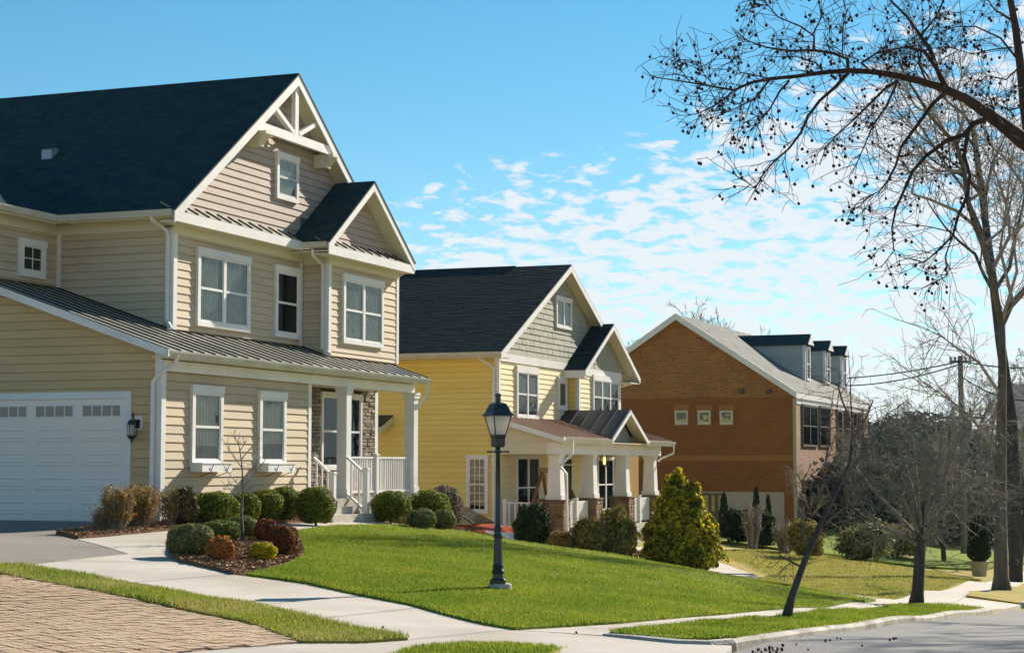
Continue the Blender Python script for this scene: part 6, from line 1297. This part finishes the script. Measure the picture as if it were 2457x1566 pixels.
def wire(label,a,b,sag,m=M_wire,r=.035):
    a=np.array(a);b=np.array(b);mb=MB();mb.tube([tuple(a+(b-a)*t+np.array((0,0,-sag*4*t*(1-t)))) for t in np.linspace(0,1,17)],r,4);o=mb.build('power_line',m,loc=tuple(a));tag(o,label,'power line','wires on the utility pole')
pw=lambda u,v,d:dep(u,v,d)
wire('upper black wire running left from the pole top behind the brick building',pw(2307,866,95),pw(1960,908,118),.25);wire('lower black wire running left from the pole behind the brick building',pw(2307,872,95),pw(1960,922,118),.45)
wire('black wire running right from the pole top out of frame',pw(2309,866,95),pw(2600,868,80),.3);wire('black wire sagging right from the lower crossarm',pw(2309,905,95),pw(2600,935,80),.8)
# far road and grass
sheet('far_road',[(118,-10),(118,12),(140,30),(260,60),(260,80),(130,36),(108,12),(108,-10)],M_road,.02,4)
# white house beyond the right edge
fh=thing('white_house','small white house with dark low roof seen between trunks at right edge','house',(150,10.5,-3.5))
p0=dep(2400,930,150);hb=MB();hx0,hy0=p0[0],p0[1];hb.box(hx0,hx0+14,hy0-14,hy0,-4,p0[2]-2.4);hb.build('wall',M_far,fh);hb=MB();hb.prism([(hx0-.5,hy0+.6,p0[2]-2.4),(hx0+7,hy0+.6,p0[2]+.6),(hx0+14.5,hy0+.6,p0[2]-2.4)],(0,-15.2,0));hb.build('roof',M_farroof,fh)
FH=FaceMap('L',hx0)
for q in (1.5,5,8.5): window(fh,FH,hy0-q-1.2,hy0-q,p0[2]-4.6,p0[2]-3.0,cas=.12,head=.15)
# background trees: few shapes copied
def copy_tree_obj(o,loc,rz,sc,label,group=None):
    c=o.copy();link(c);c.location=loc;c.rotation_euler=(0,0,rz);c.scale=(sc,)*3;c['label']=label
    for ch in list(o.children):
        d=ch.copy();link(d);d.parent=c
    return c
def proto(i,**k):
    o=thing('woodland_tree','bare twiggy tree','tree',(0,0,0),'bare trees beyond the gardens');T,W=tree_skel((0,0,0),10,.20,40+i,minr=.011,levels=4,nb=13,spread=.42,first=.22,lenf=.42,twigs=1.1,k0=6,**k);T.build('trunk',M_barkd,o);W.build('crown',M_twig,o)['kind']='stuff'
    return o
protos=[proto(i) for i in range(3)]
BT=[(1655,1000,835,135,1.,'bare tree showing its top left behind the brick building ridge'),(1722,1000,815,150,1.,'bare tree showing its top right behind the brick building ridge'),
(2075,1230,985,100,1,'bare tree at the far corner of the brick building'),(2110,1225,1015,92,1,'bare tree right of the brick building, over the dark mound hedge'),(2150,1220,1000,105,1,'bare tree in the far grove, left of the small street tree'),(2180,1222,1020,98,1,'bare tree in the far grove behind the small street tree'),(2220,1215,980,110,1,'bare tree in the far grove just left of the utility pole'),(2265,1345,1010,0,1,'mid-distance bare tree casting a shadow on the green lawn'),(2302,1300,1030,0,1,'thin bare tree further back, right of the mid-distance one'),(2290,1240,930,120,1,'tall bare tree behind the utility pole'),(2340,1235,960,115,1,'bare tree between the utility pole and the tall forked tree'),(2375,1230,1000,125,1,'bare tree partly hidden behind the tall forked trunk'),(2445,1350,860,0,1,'bare tree at the extreme right edge behind the pavement'),(2440,1230,1020,130,1,'far bare tree at the right edge before the white house'),(2010,1230,1080,90,1,'low bare tree in front of the brick building windows'),(1950,1240,1120,80,1,'low bare tree against the sunlit brick front'),(2050,1225,1060,85,1,'low bare tree at the right end of the brick front')]
used=set()
for i,(u,vb,vt,d,_,lab) in enumerate(BT):
    if d==0: b=gh(u,vb)
    else: q=dep(u,vb,d);b=np.array((q[0],q[1],g1(q[0],q[1])))
    dd=(b-CP)@fw;h=dep(u,vt,dd)[2]-b[2];k=i%3
    if k in used: copy_tree_obj(protos[k],tuple(b),i*1.7,max(h,2)/10.5,lab)
    else:
        used.add(k);o=protos[k];o.location=tuple(b);o.scale=(h/10.5,)*3;o.rotation_euler=(0,0,i*1.3);o['label']=lab
# evergreens in the grove
for l_,u,vb,vt,d,rx_2 in (('dark rounded evergreen tree beside the end of the brick building',2130,1235,1040,96,3.2),('dark evergreen tree behind the small street tree crown',2200,1230,1060,104,3.6),('broad dark evergreen tree low in the grove right of centre',2270,1235,1090,112,4.),('dark evergreen tree in front of the white house',2420,1240,1075,124,4.2),('low dark evergreen closing the grove at the far left',2085,1232,1100,88,2.2),('dark evergreen between the utility pole and the forked tree',2350,1240,1070,118,3.6)):
    q=dep(u,vb,d);c=(q[0],q[1],g1(q[0],q[1]));h=dep(u,vt,d)[2]-c[2];shrub('evergreen_tree',l_,'tree',c,rx_2,rx_2,h,M_woods,n=9000,leaf=.16,amp=.3,fringe=.25,seed=int(u),depth_=.3,core=.75)
# far wooded ridge, reads as one mass
r=np.random.default_rng(77);n=75000;a=r.uniform(-R(16),R(34),n)+0;dist=r.uniform(230,300,n);x=dist*np.cos(a);y=dist*np.sin(a)
hh=12.0+2.0*np.sin(a*37)+1.5*np.sin(a*91+1)+r.normal(0,.5,n);z=gz(x,y)+hh*r.random(n)**.6
V,Fq=leaves(np.stack([x,y,z],1),np.tile((-1.,0,.3),(n,1)),.75,asp=.35,jit=.9,seed=7);o=build('far_woods',V,Fq,leafmat('distant_woodland_canopy',[(.018,.032,.034),(.035,.05,.048),(.06,.07,.062)],rough=.95));o['kind']='stuff'
# tree across the street, outside the picture, whose shade streaks the road and verge
bare_tree('bare street tree standing across the road outside the picture',(40,-4.8,g1(40,-4.8)),13,.26,61,first=.3,nb=12,levels=4,minr=.012,spread=.42,name='street_tree')
bare_tree('second bare street tree further down across the road outside the picture',(33,-7.5,g1(33,-7.5)),11,.22,62,first=.3,nb=12,levels=4,minr=.012,spread=.42,name='street_tree')

# ================================================================= AIR
hm=bpy.data.materials.new('haze_air');hm.use_nodes=True;hn=hm.node_tree.nodes;hn.clear();ho=hn.new('ShaderNodeOutputMaterial');hp=hn.new('ShaderNodeVolumePrincipled');hp.inputs['Color'].default_value=(.82,.90,1,1);hp.inputs['Density'].default_value=.00010;hp.inputs['Anisotropy'].default_value=0.
hm.node_tree.links.new(hp.outputs[0],ho.inputs['Volume'])
mb=MB();mb.box(-4200,4500,-4200,4200,-9,26);o=mb.build('haze',hm);o['kind']='stuff'
